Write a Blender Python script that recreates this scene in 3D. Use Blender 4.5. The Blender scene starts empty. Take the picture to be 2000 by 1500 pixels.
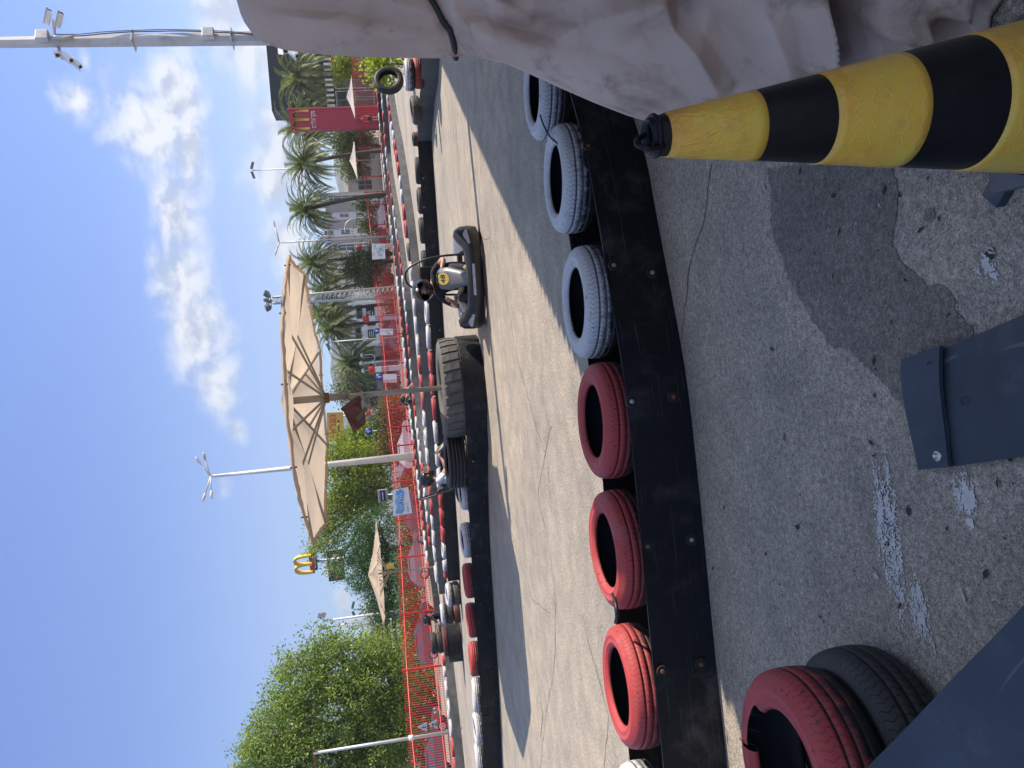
import bpy, bmesh, math, random
import numpy as np
from math import pi, sin, cos, tan, radians, sqrt, atan2, exp, floor
from mathutils import Vector as V, Matrix, noise

RND = random.Random(11)
SC = bpy.context.scene
COL = SC.collection

# ------------------------------------------------------------------ camera (phone held on its side: rolled a quarter turn)
F_PX, EYE = 1502.0, 1.55
PITCH, ROLL = radians(8.9), radians(5.0)
FW = V((0, cos(PITCH), -sin(PITCH)))
_u0 = V((0, sin(PITCH), cos(PITCH)))
_r0 = V((1, 0, 0))
RT = cos(ROLL) * _r0 - sin(ROLL) * _u0
UP = sin(ROLL) * _r0 + cos(ROLL) * _u0
CAM = V((0, 0, EYE))

def ray(x, y):
    return FW + RT * ((750 - y) / F_PX) - UP * ((x - 1000) / F_PX)
def G(x, y, z=0.0):
    d = ray(x, y); return CAM + d * ((z - EYE) / d.z)
def P(x, y, Y):
    d = ray(x, y); return CAM + d * (Y / d.y)
def pr(p):
    q = p - CAM; w = q.dot(FW)
    return 1000 - F_PX * q.dot(UP) / w, 750 - F_PX * q.dot(RT) / w

cam_d = bpy.data.cameras.new('camera'); cam_o = bpy.data.objects.new('camera', cam_d); COL.objects.link(cam_o)
cam_d.sensor_width = 36; cam_d.lens = 36 * F_PX / 2000; cam_d.clip_start = 0.05; cam_d.clip_end = 20000
mx = Matrix.Identity(4)
for i, c in enumerate((-UP, RT, -FW, CAM)):
    for k in range(3): mx[k][i] = c[k]
cam_o.matrix_world = mx
SC.camera = cam_o

# ------------------------------------------------------------------ mesh builder
class MB:
    def __init__(s): s.v = []; s.f = []; s.m = []; s.s = []; s.uv = []
    def add(s, vs, fs, mi=0, sm=False, uvs=None):
        b = len(s.v); s.v.extend(tuple(p) for p in vs)
        for k, f in enumerate(fs):
            s.f.append(tuple(b + i for i in f)); s.m.append(mi); s.s.append(sm)
            s.uv.append(uvs[k] if uvs else None)
        return b
    def quad(s, a, b, c, d, mi=0): s.add([a, b, c, d], [(0, 1, 2, 3)], mi)
    def box(s, c, size, mi=0, rot=None, bev=0.0):
        hx, hy, hz = size[0] / 2, size[1] / 2, size[2] / 2
        if bev <= 0:
            vs = [V((x, y, z)) for z in (-hz, hz) for x, y in ((-hx, -hy), (hx, -hy), (hx, hy), (-hx, hy))]
            fs = [(3, 2, 1, 0), (4, 5, 6, 7)] + [(i, (i + 1) % 4, (i + 1) % 4 + 4, i + 4) for i in range(4)]
        else:
            vs, fs = bevel_box(size, bev)
        if rot is not None: vs = [rot @ p for p in vs]
        c = V(c); s.add([p + c for p in vs], fs, mi)
    def bar(s, a, b, w, h=None, mi=0, up=V((0, 0, 1)), bev=0):
        a, b = V(a), V(b); d = b - a; L = d.length
        if L < 1e-6: return
        d /= L; h = w if h is None else h
        x = up.cross(d)
        if x.length < 1e-4: x = V((1, 0, 0)).cross(d)
        x.normalize(); z = d.cross(x)
        m = Matrix((x, d, z)).transposed()
        s.box((a + b) / 2, (w, L, h), mi, m, bev)
    def tube(s, pts, r, n=8, mi=0, cap=True, closed=False, sm=True):
        pts = [V(p) for p in pts]; N = len(pts)
        rs = r if isinstance(r, (list, tuple)) else [r] * N
        nrm = None; rings = []
        for i in range(N):
            if closed: t = pts[(i + 1) % N] - pts[i - 1]
            else: t = pts[min(i + 1, N - 1)] - pts[max(i - 1, 0)]
            t.normalize()
            if nrm is None:
                nrm = t.orthogonal().normalized()
            else:
                nrm = nrm - t * nrm.dot(t)
                nrm = nrm.normalized() if nrm.length > 1e-5 else t.orthogonal().normalized()
            bi = t.cross(nrm)
            rings.append([pts[i] + (nrm * cos(2 * pi * k / n) + bi * sin(2 * pi * k / n)) * rs[i] for k in range(n)])
        s.loft(rings, mi, sm, cap and not closed, closed)
    def loft(s, rings, mi=0, sm=True, cap=True, closed=False, ring_closed=True):
        n = len(rings[0]); N = len(rings); vs = [p for r in rings for p in r]; fs = []
        for i in range(N if closed else N - 1):
            j = (i + 1) % N
            for k in range(n if ring_closed else n - 1):
                k2 = (k + 1) % n
                fs.append((i * n + k, i * n + k2, j * n + k2, j * n + k))
        b = s.add(vs, fs, mi, sm)
        if cap:
            s.f.append(tuple(b + k for k in reversed(range(n)))); s.m.append(mi); s.s.append(False); s.uv.append(None)
            s.f.append(tuple(b + (N - 1) * n + k for k in range(n))); s.m.append(mi); s.s.append(False); s.uv.append(None)
    def lathe(s, prof, n=32, c=(0, 0, 0), mis=0, rot=None, sm=True, closed=False, uvlen=1.0):
        """prof: list of (r, z); mis: one index or one per profile segment"""
        c = V(c); N = len(prof); vs = []
        for k in range(n):
            a = 2 * pi * k / n
            for (r, z) in prof:
                p = V((r * cos(a), r * sin(a), z))
                vs.append((rot @ p if rot is not None else p) + c)
        M_ = N if closed else N - 1
        Ls = [0.0]
        for j in range(M_):
            q = prof[(j + 1) % N]; Ls.append(Ls[-1] + sqrt((q[0] - prof[j][0]) ** 2 + (q[1] - prof[j][1]) ** 2))
        b = len(s.v); s.v.extend(tuple(p) for p in vs)
        for k in range(n):
            k2 = (k + 1) % n
            for j in range(M_):
                j2 = (j + 1) % N
                s.f.append((b + k * N + j, b + k2 * N + j, b + k2 * N + j2, b + k * N + j2))
                s.m.append(mis[j] if isinstance(mis, (list, tuple)) else mis); s.s.append(sm)
                u0, u1 = k / n * uvlen, (k + 1) / n * uvlen
                s.uv.append(((u0, Ls[j]), (u1, Ls[j]), (u1, Ls[j + 1]), (u0, Ls[j + 1])))
    def ball(s, c, r, mi=0, n=12, m=8, rot=None):
        c = V(c); r = r if isinstance(r, (tuple, list)) else (r, r, r); rings = []
        for i in range(1, m):
            f = pi * i / m
            rings.append([V((r[0] * sin(f) * cos(2 * pi * k / n), r[1] * sin(f) * sin(2 * pi * k / n), -r[2] * cos(f))) for k in range(n)])
        vs = [p for q in rings for p in q] + [V((0, 0, -r[2])), V((0, 0, r[2]))]
        if rot is not None: vs = [rot @ p for p in vs]
        fs = []
        for i in range(m - 2):
            for k in range(n):
                k2 = (k + 1) % n; fs.append((i * n + k, i * n + k2, (i + 1) * n + k2, (i + 1) * n + k))
        S, N_ = (m - 1) * n, (m - 1) * n + 1
        for k in range(n):
            k2 = (k + 1) % n; fs.append((S, k2, k)); fs.append((N_, (m - 2) * n + k, (m - 2) * n + k2))
        s.add([p + c for p in vs], fs, mi, True)
    def prism(s, poly, o, ex, ey, depth, mi=0, side=None, sm=False):
        """poly in (ex, ey) about o, extruded by depth along ex x ey (front face at +depth)"""
        o, ex, ey = V(o), V(ex), V(ey); ez = ex.cross(ey).normalized(); n = len(poly)
        ar = sum(poly[i][0] * poly[(i + 1) % n][1] - poly[(i + 1) % n][0] * poly[i][1] for i in range(n))
        if ar < 0: poly = list(reversed(poly))
        a = [o + ex * p[0] + ey * p[1] for p in poly]; b = [p + ez * depth for p in a]
        base = s.add(a + b, [tuple(range(n, 2 * n)), tuple(reversed(range(n)))], mi)
        sd = mi if side is None else side
        for i in range(n):
            j = (i + 1) % n
            s.f.append((base + i, base + j, base + n + j, base + n + i)); s.m.append(sd); s.s.append(sm); s.uv.append(None)
    def text(s, body, size, o, ex, ey, mi=0, depth=0.01, width=None, align='CENTER'):
        cu = bpy.data.curves.new('txt', 'FONT'); cu.body = body; cu.size = size; cu.align_x = align; cu.align_y = 'CENTER'
        cu.extrude = depth / 2; cu.resolution_u = 3
        ob = bpy.data.objects.new('txt', cu); me = bpy.data.meshes.new_from_object(ob)
        o, ex, ey = V(o), V(ex).normalized(), V(ey).normalized(); ez = ex.cross(ey)
        kx = 1.0
        if width and len(me.vertices):
            xs = [q.co.x for q in me.vertices]; kx = width / max(1e-6, max(xs) - min(xs))
        s.add([o + ex * (q.co.x * kx) + ey * q.co.y + ez * (q.co.z + depth / 2) for q in me.vertices], [tuple(p.vertices) for p in me.polygons], mi)
        bpy.data.objects.remove(ob); bpy.data.curves.remove(cu); bpy.data.meshes.remove(me)
    def mesh(s, name, mats, off=None):
        me = bpy.data.meshes.new(name)
        vs = s.v if off is None else [(p[0] - off[0], p[1] - off[1], p[2] - off[2]) for p in s.v]
        me.from_pydata(vs, [], s.f)
        for m in (mats if isinstance(mats, (list, tuple)) else [mats]): me.materials.append(m)
        me.polygons.foreach_set('material_index', s.m); me.polygons.foreach_set('use_smooth', s.s)
        if any(u is not None for u in s.uv):
            L = me.uv_layers.new(name='UVMap'); flat = []
            for f, u in zip(s.f, s.uv):
                for k in range(len(f)): flat.extend(u[k] if u is not None else (0.0, 0.0))
            L.data.foreach_set('uv', flat)
        me.update(); return me
    def build(s, name, mats, parent=None, world=False, loc=None):
        """world: vertices are world coordinates; the object gets its own origin (or its parent's frame)"""
        off = None; o_loc = loc
        if world:
            if parent is not None:
                M4 = Matrix.Identity(4); q = parent
                while q is not None:
                    M4 = Matrix.Translation(q.location) @ q.rotation_euler.to_matrix().to_4x4() @ M4; q = q.parent
                inv = M4.inverted()
                s.v = [tuple(inv @ V(p)) for p in s.v]
            else:
                a = np.array(s.v); lo, hi = a.min(0), a.max(0)
                off = V(((lo[0] + hi[0]) / 2, (lo[1] + hi[1]) / 2, lo[2])); o_loc = off
        o = bpy.data.objects.new(name, s.mesh(name, mats, off)); COL.objects.link(o)
        if o_loc is not None: o.location = o_loc
        if parent is not None: o.parent = parent
        return o

def bevel_box(size, b):
    bm = bmesh.new(); bmesh.ops.create_cube(bm, size=1)
    for q in bm.verts: q.co = V((q.co.x * size[0], q.co.y * size[1], q.co.z * size[2]))
    bmesh.ops.bevel(bm, geom=bm.edges[:], offset=b, segments=2, affect='EDGES', profile=0.5)
    bm.verts.index_update(); r = [q.co.copy() for q in bm.verts], [tuple(x.index for x in f.verts) for f in bm.faces]
    bm.free(); return r

def tag(o, label=None, cat=None, group=None, kind=None):
    if label: o['label'] = label
    if cat: o['category'] = cat
    if group: o['group'] = group
    if kind: o['kind'] = kind
    return o
def thing(name, label, cat, loc=(0, 0, 0), rz=0, group=None):
    o = bpy.data.objects.new(name, None); COL.objects.link(o); o.location = loc; o.rotation_euler = (0, 0, rz); o.empty_display_size = .1
    return tag(o, label, cat, group)
def copy_tree(o, parent=None):
    c = o.copy(); COL.objects.link(c); c.parent = parent
    for ch in list(o.children): copy_tree(ch, c)
    return c
def lerp(a, b, t): return a + (b - a) * t
def interp(tab, x):
    if x <= tab[0][0]: return tab[0][1]
    for (a, fa), (b, fb) in zip(tab, tab[1:]):
        if x <= b: return lerp(fa, fb, (x - a) / (b - a))
    return tab[-1][1]
def smooth_path(pts, k=6):
    pts = [V(p) for p in pts]; out = []
    for i in range(len(pts) - 1):
        p0, p1, p2, p3 = pts[max(i - 1, 0)], pts[i], pts[i + 1], pts[min(i + 2, len(pts) - 1)]
        for j in range(k):
            t = j / k
            out.append(0.5 * ((2 * p1) + (p2 - p0) * t + (2 * p0 - 5 * p1 + 4 * p2 - p3) * t * t + (3 * p1 - p0 - 3 * p2 + p3) * t ** 3))
    out.append(pts[-1]); return out
ORD = ['first', 'second', 'third', 'fourth', 'fifth', 'sixth', 'seventh', 'eighth', 'ninth', 'tenth', 'eleventh', 'twelfth', 'thirteenth', 'fourteenth', 'fifteenth', 'sixteenth', 'seventeenth', 'eighteenth', 'nineteenth', 'twentieth']
# ------------------------------------------------------------------ materials
class NT:
    def __init__(s, tree): s.t = tree; s.n = tree.nodes; s.l = tree.links
    def node(s, typ, **kw):
        n = s.n.new(typ)
        for k, v in kw.items(): setattr(n, k, v)
        return n
    def put(s, sock, v):
        if hasattr(v, 'is_output') or isinstance(v, bpy.types.NodeSocket): s.l.new(v, sock)
        else: sock.default_value = v
    def math(s, op, a, b=0.0, c=0.0, clamp=False):
        n = s.node('ShaderNodeMath', operation=op, use_clamp=clamp)
        for i, q in enumerate((a, b, c)): s.put(n.inputs[i], q)
        return n.outputs[0]
    def vmath(s, op, a, b=(0, 0, 0), out=0):
        n = s.node('ShaderNodeVectorMath', operation=op)
        s.put(n.inputs[0], a)
        if op == 'SCALE': s.put(n.inputs['Scale'], b)
        else: s.put(n.inputs[1], b)
        return n.outputs[out]
    def noise(s, vec, scale, detail=4, rough=.55, out='Fac', dist=0.0):
        n = s.node('ShaderNodeTexNoise'); s.put(n.inputs['Vector'], vec); n.inputs['Scale'].default_value = scale
        n.inputs['Detail'].default_value = detail; n.inputs['Roughness'].default_value = rough; n.inputs['Distortion'].default_value = dist
        return n.outputs[out]
    def voro(s, vec, scale, feat='F1', out='Distance', rnd=1.0):
        n = s.node('ShaderNodeTexVoronoi', feature=feat); s.put(n.inputs['Vector'], vec); n.inputs['Scale'].default_value = scale
        n.inputs['Randomness'].default_value = rnd
        return n.outputs[out]
    def ramp(s, fac, stops, interp='LINEAR'):
        n = s.node('ShaderNodeValToRGB'); n.color_ramp.interpolation = interp
        e = n.color_ramp.elements
        while len(e) < len(stops): e.new(0.5)
        for q, (p, c) in zip(e, stops):
            q.position = p; q.color = (c, c, c, 1) if isinstance(c, (int, float)) else (*c, 1)
        s.put(n.inputs[0], fac); return n.outputs[0]
    def mix(s, fac, a, b, mode='MIX'):
        n = s.node('ShaderNodeMix', data_type='RGBA', blend_type=mode)
        s.put(n.inputs[0], fac)
        for i, q in ((6, a), (7, b)): s.put(n.inputs[i], (*q, 1) if isinstance(q, tuple) and len(q) == 3 else q)
        return n.outputs[2]
    def step(s, x, a, b):
        n = s.node('ShaderNodeMapRange', interpolation_type='SMOOTHSTEP'); s.put(n.inputs[0], x)
        n.inputs[1].default_value = a; n.inputs[2].default_value = b; return n.outputs[0]
    def bump(s, h, strength=.3, dist=.01, prev=None):
        n = s.node('ShaderNodeBump'); s.put(n.inputs['Height'], h); n.inputs['Strength'].default_value = strength; n.inputs['Distance'].default_value = dist
        if prev is not None: s.put(n.inputs['Normal'], prev)
        return n.outputs[0]

def new_mat(name):
    m = bpy.data.materials.new(name); m.use_nodes = True; t = NT(m.node_tree)
    b = m.node_tree.nodes['Principled BSDF']; return m, t, b
def obj_co(t, rnd=True):
    tc = t.node('ShaderNodeTexCoord').outputs['Object']
    if not rnd: return tc
    oi = t.node('ShaderNodeObjectInfo').outputs['Random']
    return t.vmath('ADD', tc, t.vmath('SCALE', (13.0, 7.0, 5.0), t.math('MULTIPLY', oi, 9.0)))
def pos(t): return t.node('ShaderNodeNewGeometry').outputs['Position']

_cache = {}
def mat(name, col, rough=.5, metal=0, var=.18, vs=3.0, bump=0.0, bs=40.0, dirt=None, dirt_amt=.35, ds=2.0, spec=.5, coat=0, trans=0):
    """plain painted / moulded surface with mottling, grime and grain"""
    if name in _cache: return _cache[name]
    m, t, b = new_mat(name); co = obj_co(t)
    n1 = t.noise(co, vs, 5); n2 = t.noise(co, vs * 9, 3)
    f = t.math('ADD', t.math('MULTIPLY', n1, .7), t.math('MULTIPLY', n2, .3))
    lo = tuple(c * (1 - var) for c in col); hi = tuple(min(1, c * (1 + var)) for c in col)
    c = t.ramp(f, [(.3, lo), (.7, hi)])
    if dirt:
        k = t.step(t.noise(co, ds, 6, .65), .52, .72)
        c = t.mix(t.math('MULTIPLY', k, dirt_amt), c, dirt)
    t.put(b.inputs['Base Color'], c)
    t.put(b.inputs['Roughness'], t.math('ADD', t.math('MULTIPLY', n1, .2), rough - .1, clamp=True))
    b.inputs['Metallic'].default_value = metal; b.inputs['Specular IOR Level'].default_value = spec
    b.inputs['Coat Weight'].default_value = coat
    if bump: t.put(b.inputs['Normal'], t.bump(t.noise(co, bs, 4), bump, .01))
    if trans:
        tr = t.node('ShaderNodeBsdfTranslucent'); t.put(tr.inputs['Color'], c)
        mx_ = t.node('ShaderNodeMixShader'); mx_.inputs[0].default_value = trans
        t.l.new(b.outputs[0], mx_.inputs[1]); t.l.new(tr.outputs[0], mx_.inputs[2])
        t.l.new(mx_.outputs[0], m.node_tree.nodes['Material Output'].inputs['Surface'])
    _cache[name] = m; return m

def asphalt(name, dark=1.0, wet=False):
    m, t, b = new_mat(name); p = pos(t)
    v = t.node('ShaderNodeTexVoronoi'); t.put(v.inputs['Vector'], p); v.inputs['Scale'].default_value = 210
    cell = t.node('ShaderNodeSeparateColor'); t.l.new(v.outputs['Color'], cell.inputs[0])
    v2 = t.node('ShaderNodeTexVoronoi'); t.put(v2.inputs['Vector'], p); v2.inputs['Scale'].default_value = 480
    cell2 = t.node('ShaderNodeSeparateColor'); t.l.new(v2.outputs['Color'], cell2.inputs[0])
    stone = t.math('ADD', t.math('MULTIPLY', cell.outputs[0], .6), t.math('MULTIPLY', cell2.outputs[0], .4))
    c = t.ramp(stone, [(.10, (.155, .139, .117)), (.36, (.338, .302, .252)), (.64, (.425, .380, .316)), (.93, (.62, .565, .485))])
    big = t.noise(p, .35, 5, .6); mid = t.noise(p, 3.0, 5, .65)
    fine = t.noise(p, 38, 3, .7); c = t.mix(1.0, c, t.ramp(fine, [(.32, (.70, .70, .71)), (.68, (1.26, 1.25, 1.24))]), 'MULTIPLY')
    c = t.mix(1.0, c, t.ramp(big, [(.3, (.74, .75, .78)), (.7, (1.16, 1.12, 1.06))]), 'MULTIPLY')
    c = t.mix(1.0, c, t.ramp(mid, [(.3, (.78, .78, .80)), (.7, (1.16, 1.14, 1.12))]), 'MULTIPLY')
    # rubber laid down along the racing line
    sx = t.vmath('MULTIPLY', p, (.25, 1.6, 1.0)); tr = t.step(t.noise(sx, .8, 4, .6), .55, .8)
    c = t.mix(t.math('MULTIPLY', tr, .16), c, (.07, .065, .062))
    if dark != 1.0: c = t.mix(1.0, c, (dark, dark, dark * 1.03), 'MULTIPLY')
    t.put(b.inputs['Base Color'], c)
    b.inputs['Roughness'].default_value = .72 if wet else .9; b.inputs['Specular IOR Level'].default_value = .3
    h = t.math('ADD', t.math('MULTIPLY', v.outputs['Distance'], 1.0), t.math('MULTIPLY', v2.outputs['Distance'], .5))
    t.put(b.inputs['Normal'], t.bump(h, .7, .005))
    return m
M_ASPHALT = asphalt('worn_asphalt'); M_WET = asphalt('stained_asphalt', .55, True)

def tyre_mat(name, paint, worn=.35, edge=.0, dusty=.0):
    """rubber with a coat of paint that thins towards the lower tread and in the grooves"""
    m, t, b = new_mat(name); tc = t.node('ShaderNodeTexCoord'); co = obj_co(t)
    uv = t.node('ShaderNodeSeparateXYZ'); t.l.new(tc.outputs['UV'], uv.inputs[0])
    oz = t.node('ShaderNodeSeparateXYZ'); t.l.new(tc.outputs['Object'], oz.inputs[0])
    n1 = t.noise(co, 5, 6, .65); n2 = t.noise(co, 38, 4, .6); n3 = t.noise(co, 16, 5, .7)
    # sipes: slits across the tread blocks (u = turn, v = profile length)
    w = t.math('ADD', t.math('MULTIPLY', uv.outputs[0], 74.0), t.math('MULTIPLY', t.math('SINE', t.math('MULTIPLY', uv.outputs[1], 150.0)), .22))
    fr = t.math('ABSOLUTE', t.math('SUBTRACT', t.math('FRACT', w), .5))
    slit = t.math('LESS_THAN', fr, .075)
    inr = t.math('MULTIPLY', t.math('GREATER_THAN', uv.outputs[1], .108), t.math('LESS_THAN', uv.outputs[1], .345))
    slit = t.math('MULTIPLY', slit, inr)
    rub = t.mix(n1, (.012, .012, .013), (.035, .034, .034))
    if dusty: rub = t.mix(t.math('MULTIPLY', n3, dusty), rub, (.16, .145, .125))
    if paint is None: c = t.mix(t.math('MULTIPLY', slit, .85), rub, (.004, .004, .004))
    else:
        cov = t.math('ADD', t.math('MULTIPLY', n3, .9), t.math('MULTIPLY', oz.outputs[2], 4.2))
        cov = t.step(cov, worn - .32 - edge, worn + .02 - edge)
        flake = t.step(n2, .30, .36)
        cov = t.math('MULTIPLY', cov, flake)
        cov = t.math('MULTIPLY', cov, t.math('SUBTRACT', 1.0, t.math('MULTIPLY', slit, .55)))
        pc = t.mix(n1, tuple(x * .72 for x in paint), tuple(min(1, x * 1.12) for x in paint))
        pc = t.mix(t.math('MULTIPLY', t.step(n3, .5, .75), .38), pc, (.10, .09, .085))
        pc = t.mix(t.math('MULTIPLY', t.step(t.noise(co, 2.3, 5, .7), .46, .72), .42), pc, tuple(min(1, x * .55 + .16) for x in paint)); c = t.mix(cov, rub, pc)
    t.put(b.inputs['Base Color'], c)
    b.inputs['Roughness'].default_value = .62; b.inputs['Specular IOR Level'].default_value = .35
    h = t.math('SUBTRACT', t.math('MULTIPLY', n2, .25), slit)
    t.put(b.inputs['Normal'], t.bump(h, .4, .005))
    return m
T_WHITE = tyre_mat('white_painted_tyre', (.56, .55, .56), .60)
T_RED = tyre_mat('red_painted_tyre', (.42, .052, .050), .54)
T_BLACK = tyre_mat('bare_tyre', None, dusty=.28)
T_DUST = tyre_mat('dusty_tyre', None, dusty=1.0)
T_GROOVE_W = mat('whitewashed_groove', (.10, .10, .105), .9, 0, .5, 9)
T_GROOVE_R = mat('red_washed_groove', (.10, .018, .018), .9, 0, .5, 9)
T_GROOVE = mat('tyre_groove', (.02, .02, .02), .9)
T_LINER = mat('tyre_liner', (.012, .012, .013), .85)

def belt_mat(name, col, sheen=.35, scr=.5):
    m, t, b = new_mat(name); co = obj_co(t); tc = t.node('ShaderNodeTexCoord').outputs['Object']
    n1 = t.noise(co, 2.0, 6, .62); n2 = t.noise(co, 25, 4)
    st = t.noise(t.vmath('MULTIPLY', co, (3, 3, 60)), 1.0, 3); sc = t.noise(t.vmath('MULTIPLY', co, (1.2, 1.2, 90)), 2.2, 2, .4)
    c = t.ramp(n1, [(.3, tuple(x * .7 for x in col)), (.7, tuple(x * 1.5 for x in col))])
    dust = t.math('MULTIPLY', t.step(t.noise(co, 3.5, 6, .7), .5, .78), scr)
    c = t.mix(t.math('MULTIPLY', dust, .45), c, (.14, .13, .12))
    scratch = t.math('MULTIPLY', t.step(sc, .66, .72), scr * .35); c = t.mix(scratch, c, (.18, .18, .18))
    t.put(b.inputs['Base Color'], c)
    t.put(b.inputs['Roughness'], t.math('ADD', sheen, t.math('MULTIPLY', n1, .25)))
    b.inputs['Specular IOR Level'].default_value = .30
    t.put(b.inputs['Normal'], t.bump(t.math('ADD', st, n2), .12, .01)); return m
BELT = belt_mat('black_conveyor_rubber', (.0055, .006, .008), .44, .85)
BELT_GREY = belt_mat('grey_conveyor_rubber', (.075, .075, .074), .45, .9)  # same belt rubber in a lighter grey
BELT_BLUE_SHEEN = belt_mat('dusty_sky_sheen_rubber', (.030, .040, .056), .36, .95)  # dusty rubber with the sky's blue sheen mixed into its base colour

STEEL = mat('zinc_plated_steel', (.55, .54, .52), .38, .85, dirt=(.22, .12, .07), dirt_amt=.6, ds=30)
RUST = mat('rusty_steel', (.20, .085, .045), .8, .2, .4, 30)
M_RED = mat('red_fence_paint', (.55, .032, .03), .38, 0, .15, 2.0, dirt=(.25, .04, .03), dirt_amt=.3)
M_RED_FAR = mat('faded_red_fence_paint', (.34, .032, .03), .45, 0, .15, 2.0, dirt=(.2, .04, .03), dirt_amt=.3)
M_GALV = mat('galvanised_pole', (.46, .47, .47), .5, .35, .12, 2.5, dirt=(.3, .28, .25), dirt_amt=.4)
M_POLE = mat('pale_painted_pole', (.60, .57, .54), .5, .1, .12, 1.2, dirt=(.25, .23, .22), dirt_amt=.5)
M_PARA_POLE = mat('dull_umbrella_steel', (.30, .28, .255), .5, .3, .15, 3, dirt=(.2, .15, .12), dirt_amt=.4)
M_CANVAS = mat('beige_canvas', (.64, .525, .40), .85, 0, .08, 1.2, .15, 60, dirt=(.40, .31, .22), dirt_amt=.5, ds=1.1, trans=.5)
M_CANVAS2 = mat('pale_canvas', (.70, .62, .57), .85, 0, .08, 1.2, .1, 60, trans=.3)
M_BLACK = mat('black_plastic', (.014, .014, .015), .38, 0, .3, 6, .08, 60, dirt=(.10, .10, .10), dirt_amt=.35, ds=7)
M_GREYPL = mat('grey_plastic', (.115, .125, .14), .42, 0, .18, 4, .05, 50, dirt=(.05, .05, .05), dirt_amt=.4, ds=8)
M_STICK = mat('pale_sticker', (.42, .43, .44), .5, 0, .2, 12, dirt=(.1, .1, .1), dirt_amt=.6, ds=18)
M_YEL = mat('yellow_sticker', (.58, .40, .09), .5, 0, .1, 8)
M_INK = mat('black_ink', (.012, .012, .012), .5)
M_WHITE = mat('white_paint', (.76, .76, .75), .5, 0, .06, 2, dirt=(.45, .43, .4), dirt_amt=.3)
M_SKIN = mat('skin', (.46, .25, .165), .5, 0, .10, 10)
M_SHIRT_B = mat('black_cloth', (.016, .016, .019), .9, 0, .3, 10, .25, 25)
M_SHIRT_W = mat('white_cloth', (.72, .72, .74), .9, 0, .08, 8, .3, 18)
M_SHIRT_R = mat('red_cloth', (.55, .03, .045), .9, 0, .15, 8)
M_SHOE = mat('tan_shoe_sole', (.42, .31, .20), .8, 0, .2, 20)
M_HELMET = mat('glossy_black_helmet', (.008, .008, .009), .26, 0, .3, 10, dirt=(.05, .05, .05), dirt_amt=.4, ds=14, coat=.15)
M_CONC = mat('rough_concrete', (.40, .36, .30), .9, 0, .25, 8, .4, 40)
M_GLASS = mat('dark_window_glass', (.035, .045, .055), .08, 0, .3, 1.0)
M_FRAMEW = mat('white_window_frame', (.78, .77, .74), .5, 0, .05)
def leaf_mat(name, c1, c2, trans=.35):
    m, t, b = new_mat(name); g = t.node('ShaderNodeNewGeometry')
    n = t.noise(g.outputs['Position'], .55, 3)
    f = t.math('ADD', t.math('MULTIPLY', g.outputs['Random Per Island'], .55), t.math('MULTIPLY', n, .45))
    c = t.ramp(f, [(.25, c1), (.75, c2)])
    t.put(b.inputs['Base Color'], c); b.inputs['Roughness'].default_value = .5; b.inputs['Specular IOR Level'].default_value = .4
    tr = t.node('ShaderNodeBsdfTranslucent'); t.put(tr.inputs['Color'], t.mix(1.0, c, (1.5, 1.6, .7), 'MULTIPLY'))
    mx_ = t.node('ShaderNodeMixShader'); mx_.inputs[0].default_value = trans
    t.l.new(b.outputs[0], mx_.inputs[1]); t.l.new(tr.outputs[0], mx_.inputs[2])
    t.l.new(mx_.outputs[0], m.node_tree.nodes['Material Output'].inputs['Surface']); return m
L_BIG = leaf_mat('broad_green_leaves', (.075, .135, .024), (.29, .37, .085))
L_LIME = leaf_mat('lime_green_leaves', (.09, .15, .02), (.32, .36, .05), .4)
L_DARK = leaf_mat('dark_needles', (.018, .06, .010), (.08, .17, .03), .25)
L_OLIVE = leaf_mat('olive_leaves', (.06, .08, .03), (.19, .21, .09), .3)
L_BROWN = leaf_mat('rusty_hedge_leaves', (.08, .06, .02), (.20, .14, .05), .3)
L_PALM = leaf_mat('palm_leaflets', (.075, .10, .042), (.24, .275, .13), .25)
M_BARK = mat('grey_brown_bark', (.13, .10, .075), .95, 0, .35, 5, .6, 12)
M_PBARK = mat('palm_bark', (.085, .06, .045), .95, 0, .45, 7, .9, 9)
M_DATE = mat('orange_date_stalks', (.36, .17, .05), .8, 0, .3, 6)
# ------------------------------------------------------------------ sky, sun
SUN_V = V((3.7, .43, 3.0)).normalized()
SUN_EL = math.asin(SUN_V.z); SUN_AZ = atan2(SUN_V.x, SUN_V.y)
W = bpy.data.worlds.new('World'); SC.world = W; W.use_nodes = True
t = NT(W.node_tree); bg = W.node_tree.nodes['Background']
sky = t.node('ShaderNodeTexSky', sky_type='NISHITA'); sky.sun_disc = False
sky.sun_elevation = SUN_EL; sky.sun_rotation = SUN_AZ; sky.air_density = 1.0; sky.dust_density = .15; sky.ozone_density = 2.2
SKY_STRENGTH = .14
tc = t.node('ShaderNodeTexCoord'); sep = t.node('ShaderNodeSeparateXYZ'); t.l.new(tc.outputs['Generated'], sep.inputs[0])
az = t.math('ARCTAN2', sep.outputs[0], sep.outputs[1]); el = t.math('ARCSINE', sep.outputs[2])
def azel(x, y):
    d = ray(x, y).normalized(); return atan2(d.x, d.y), math.asin(d.z)
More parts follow.
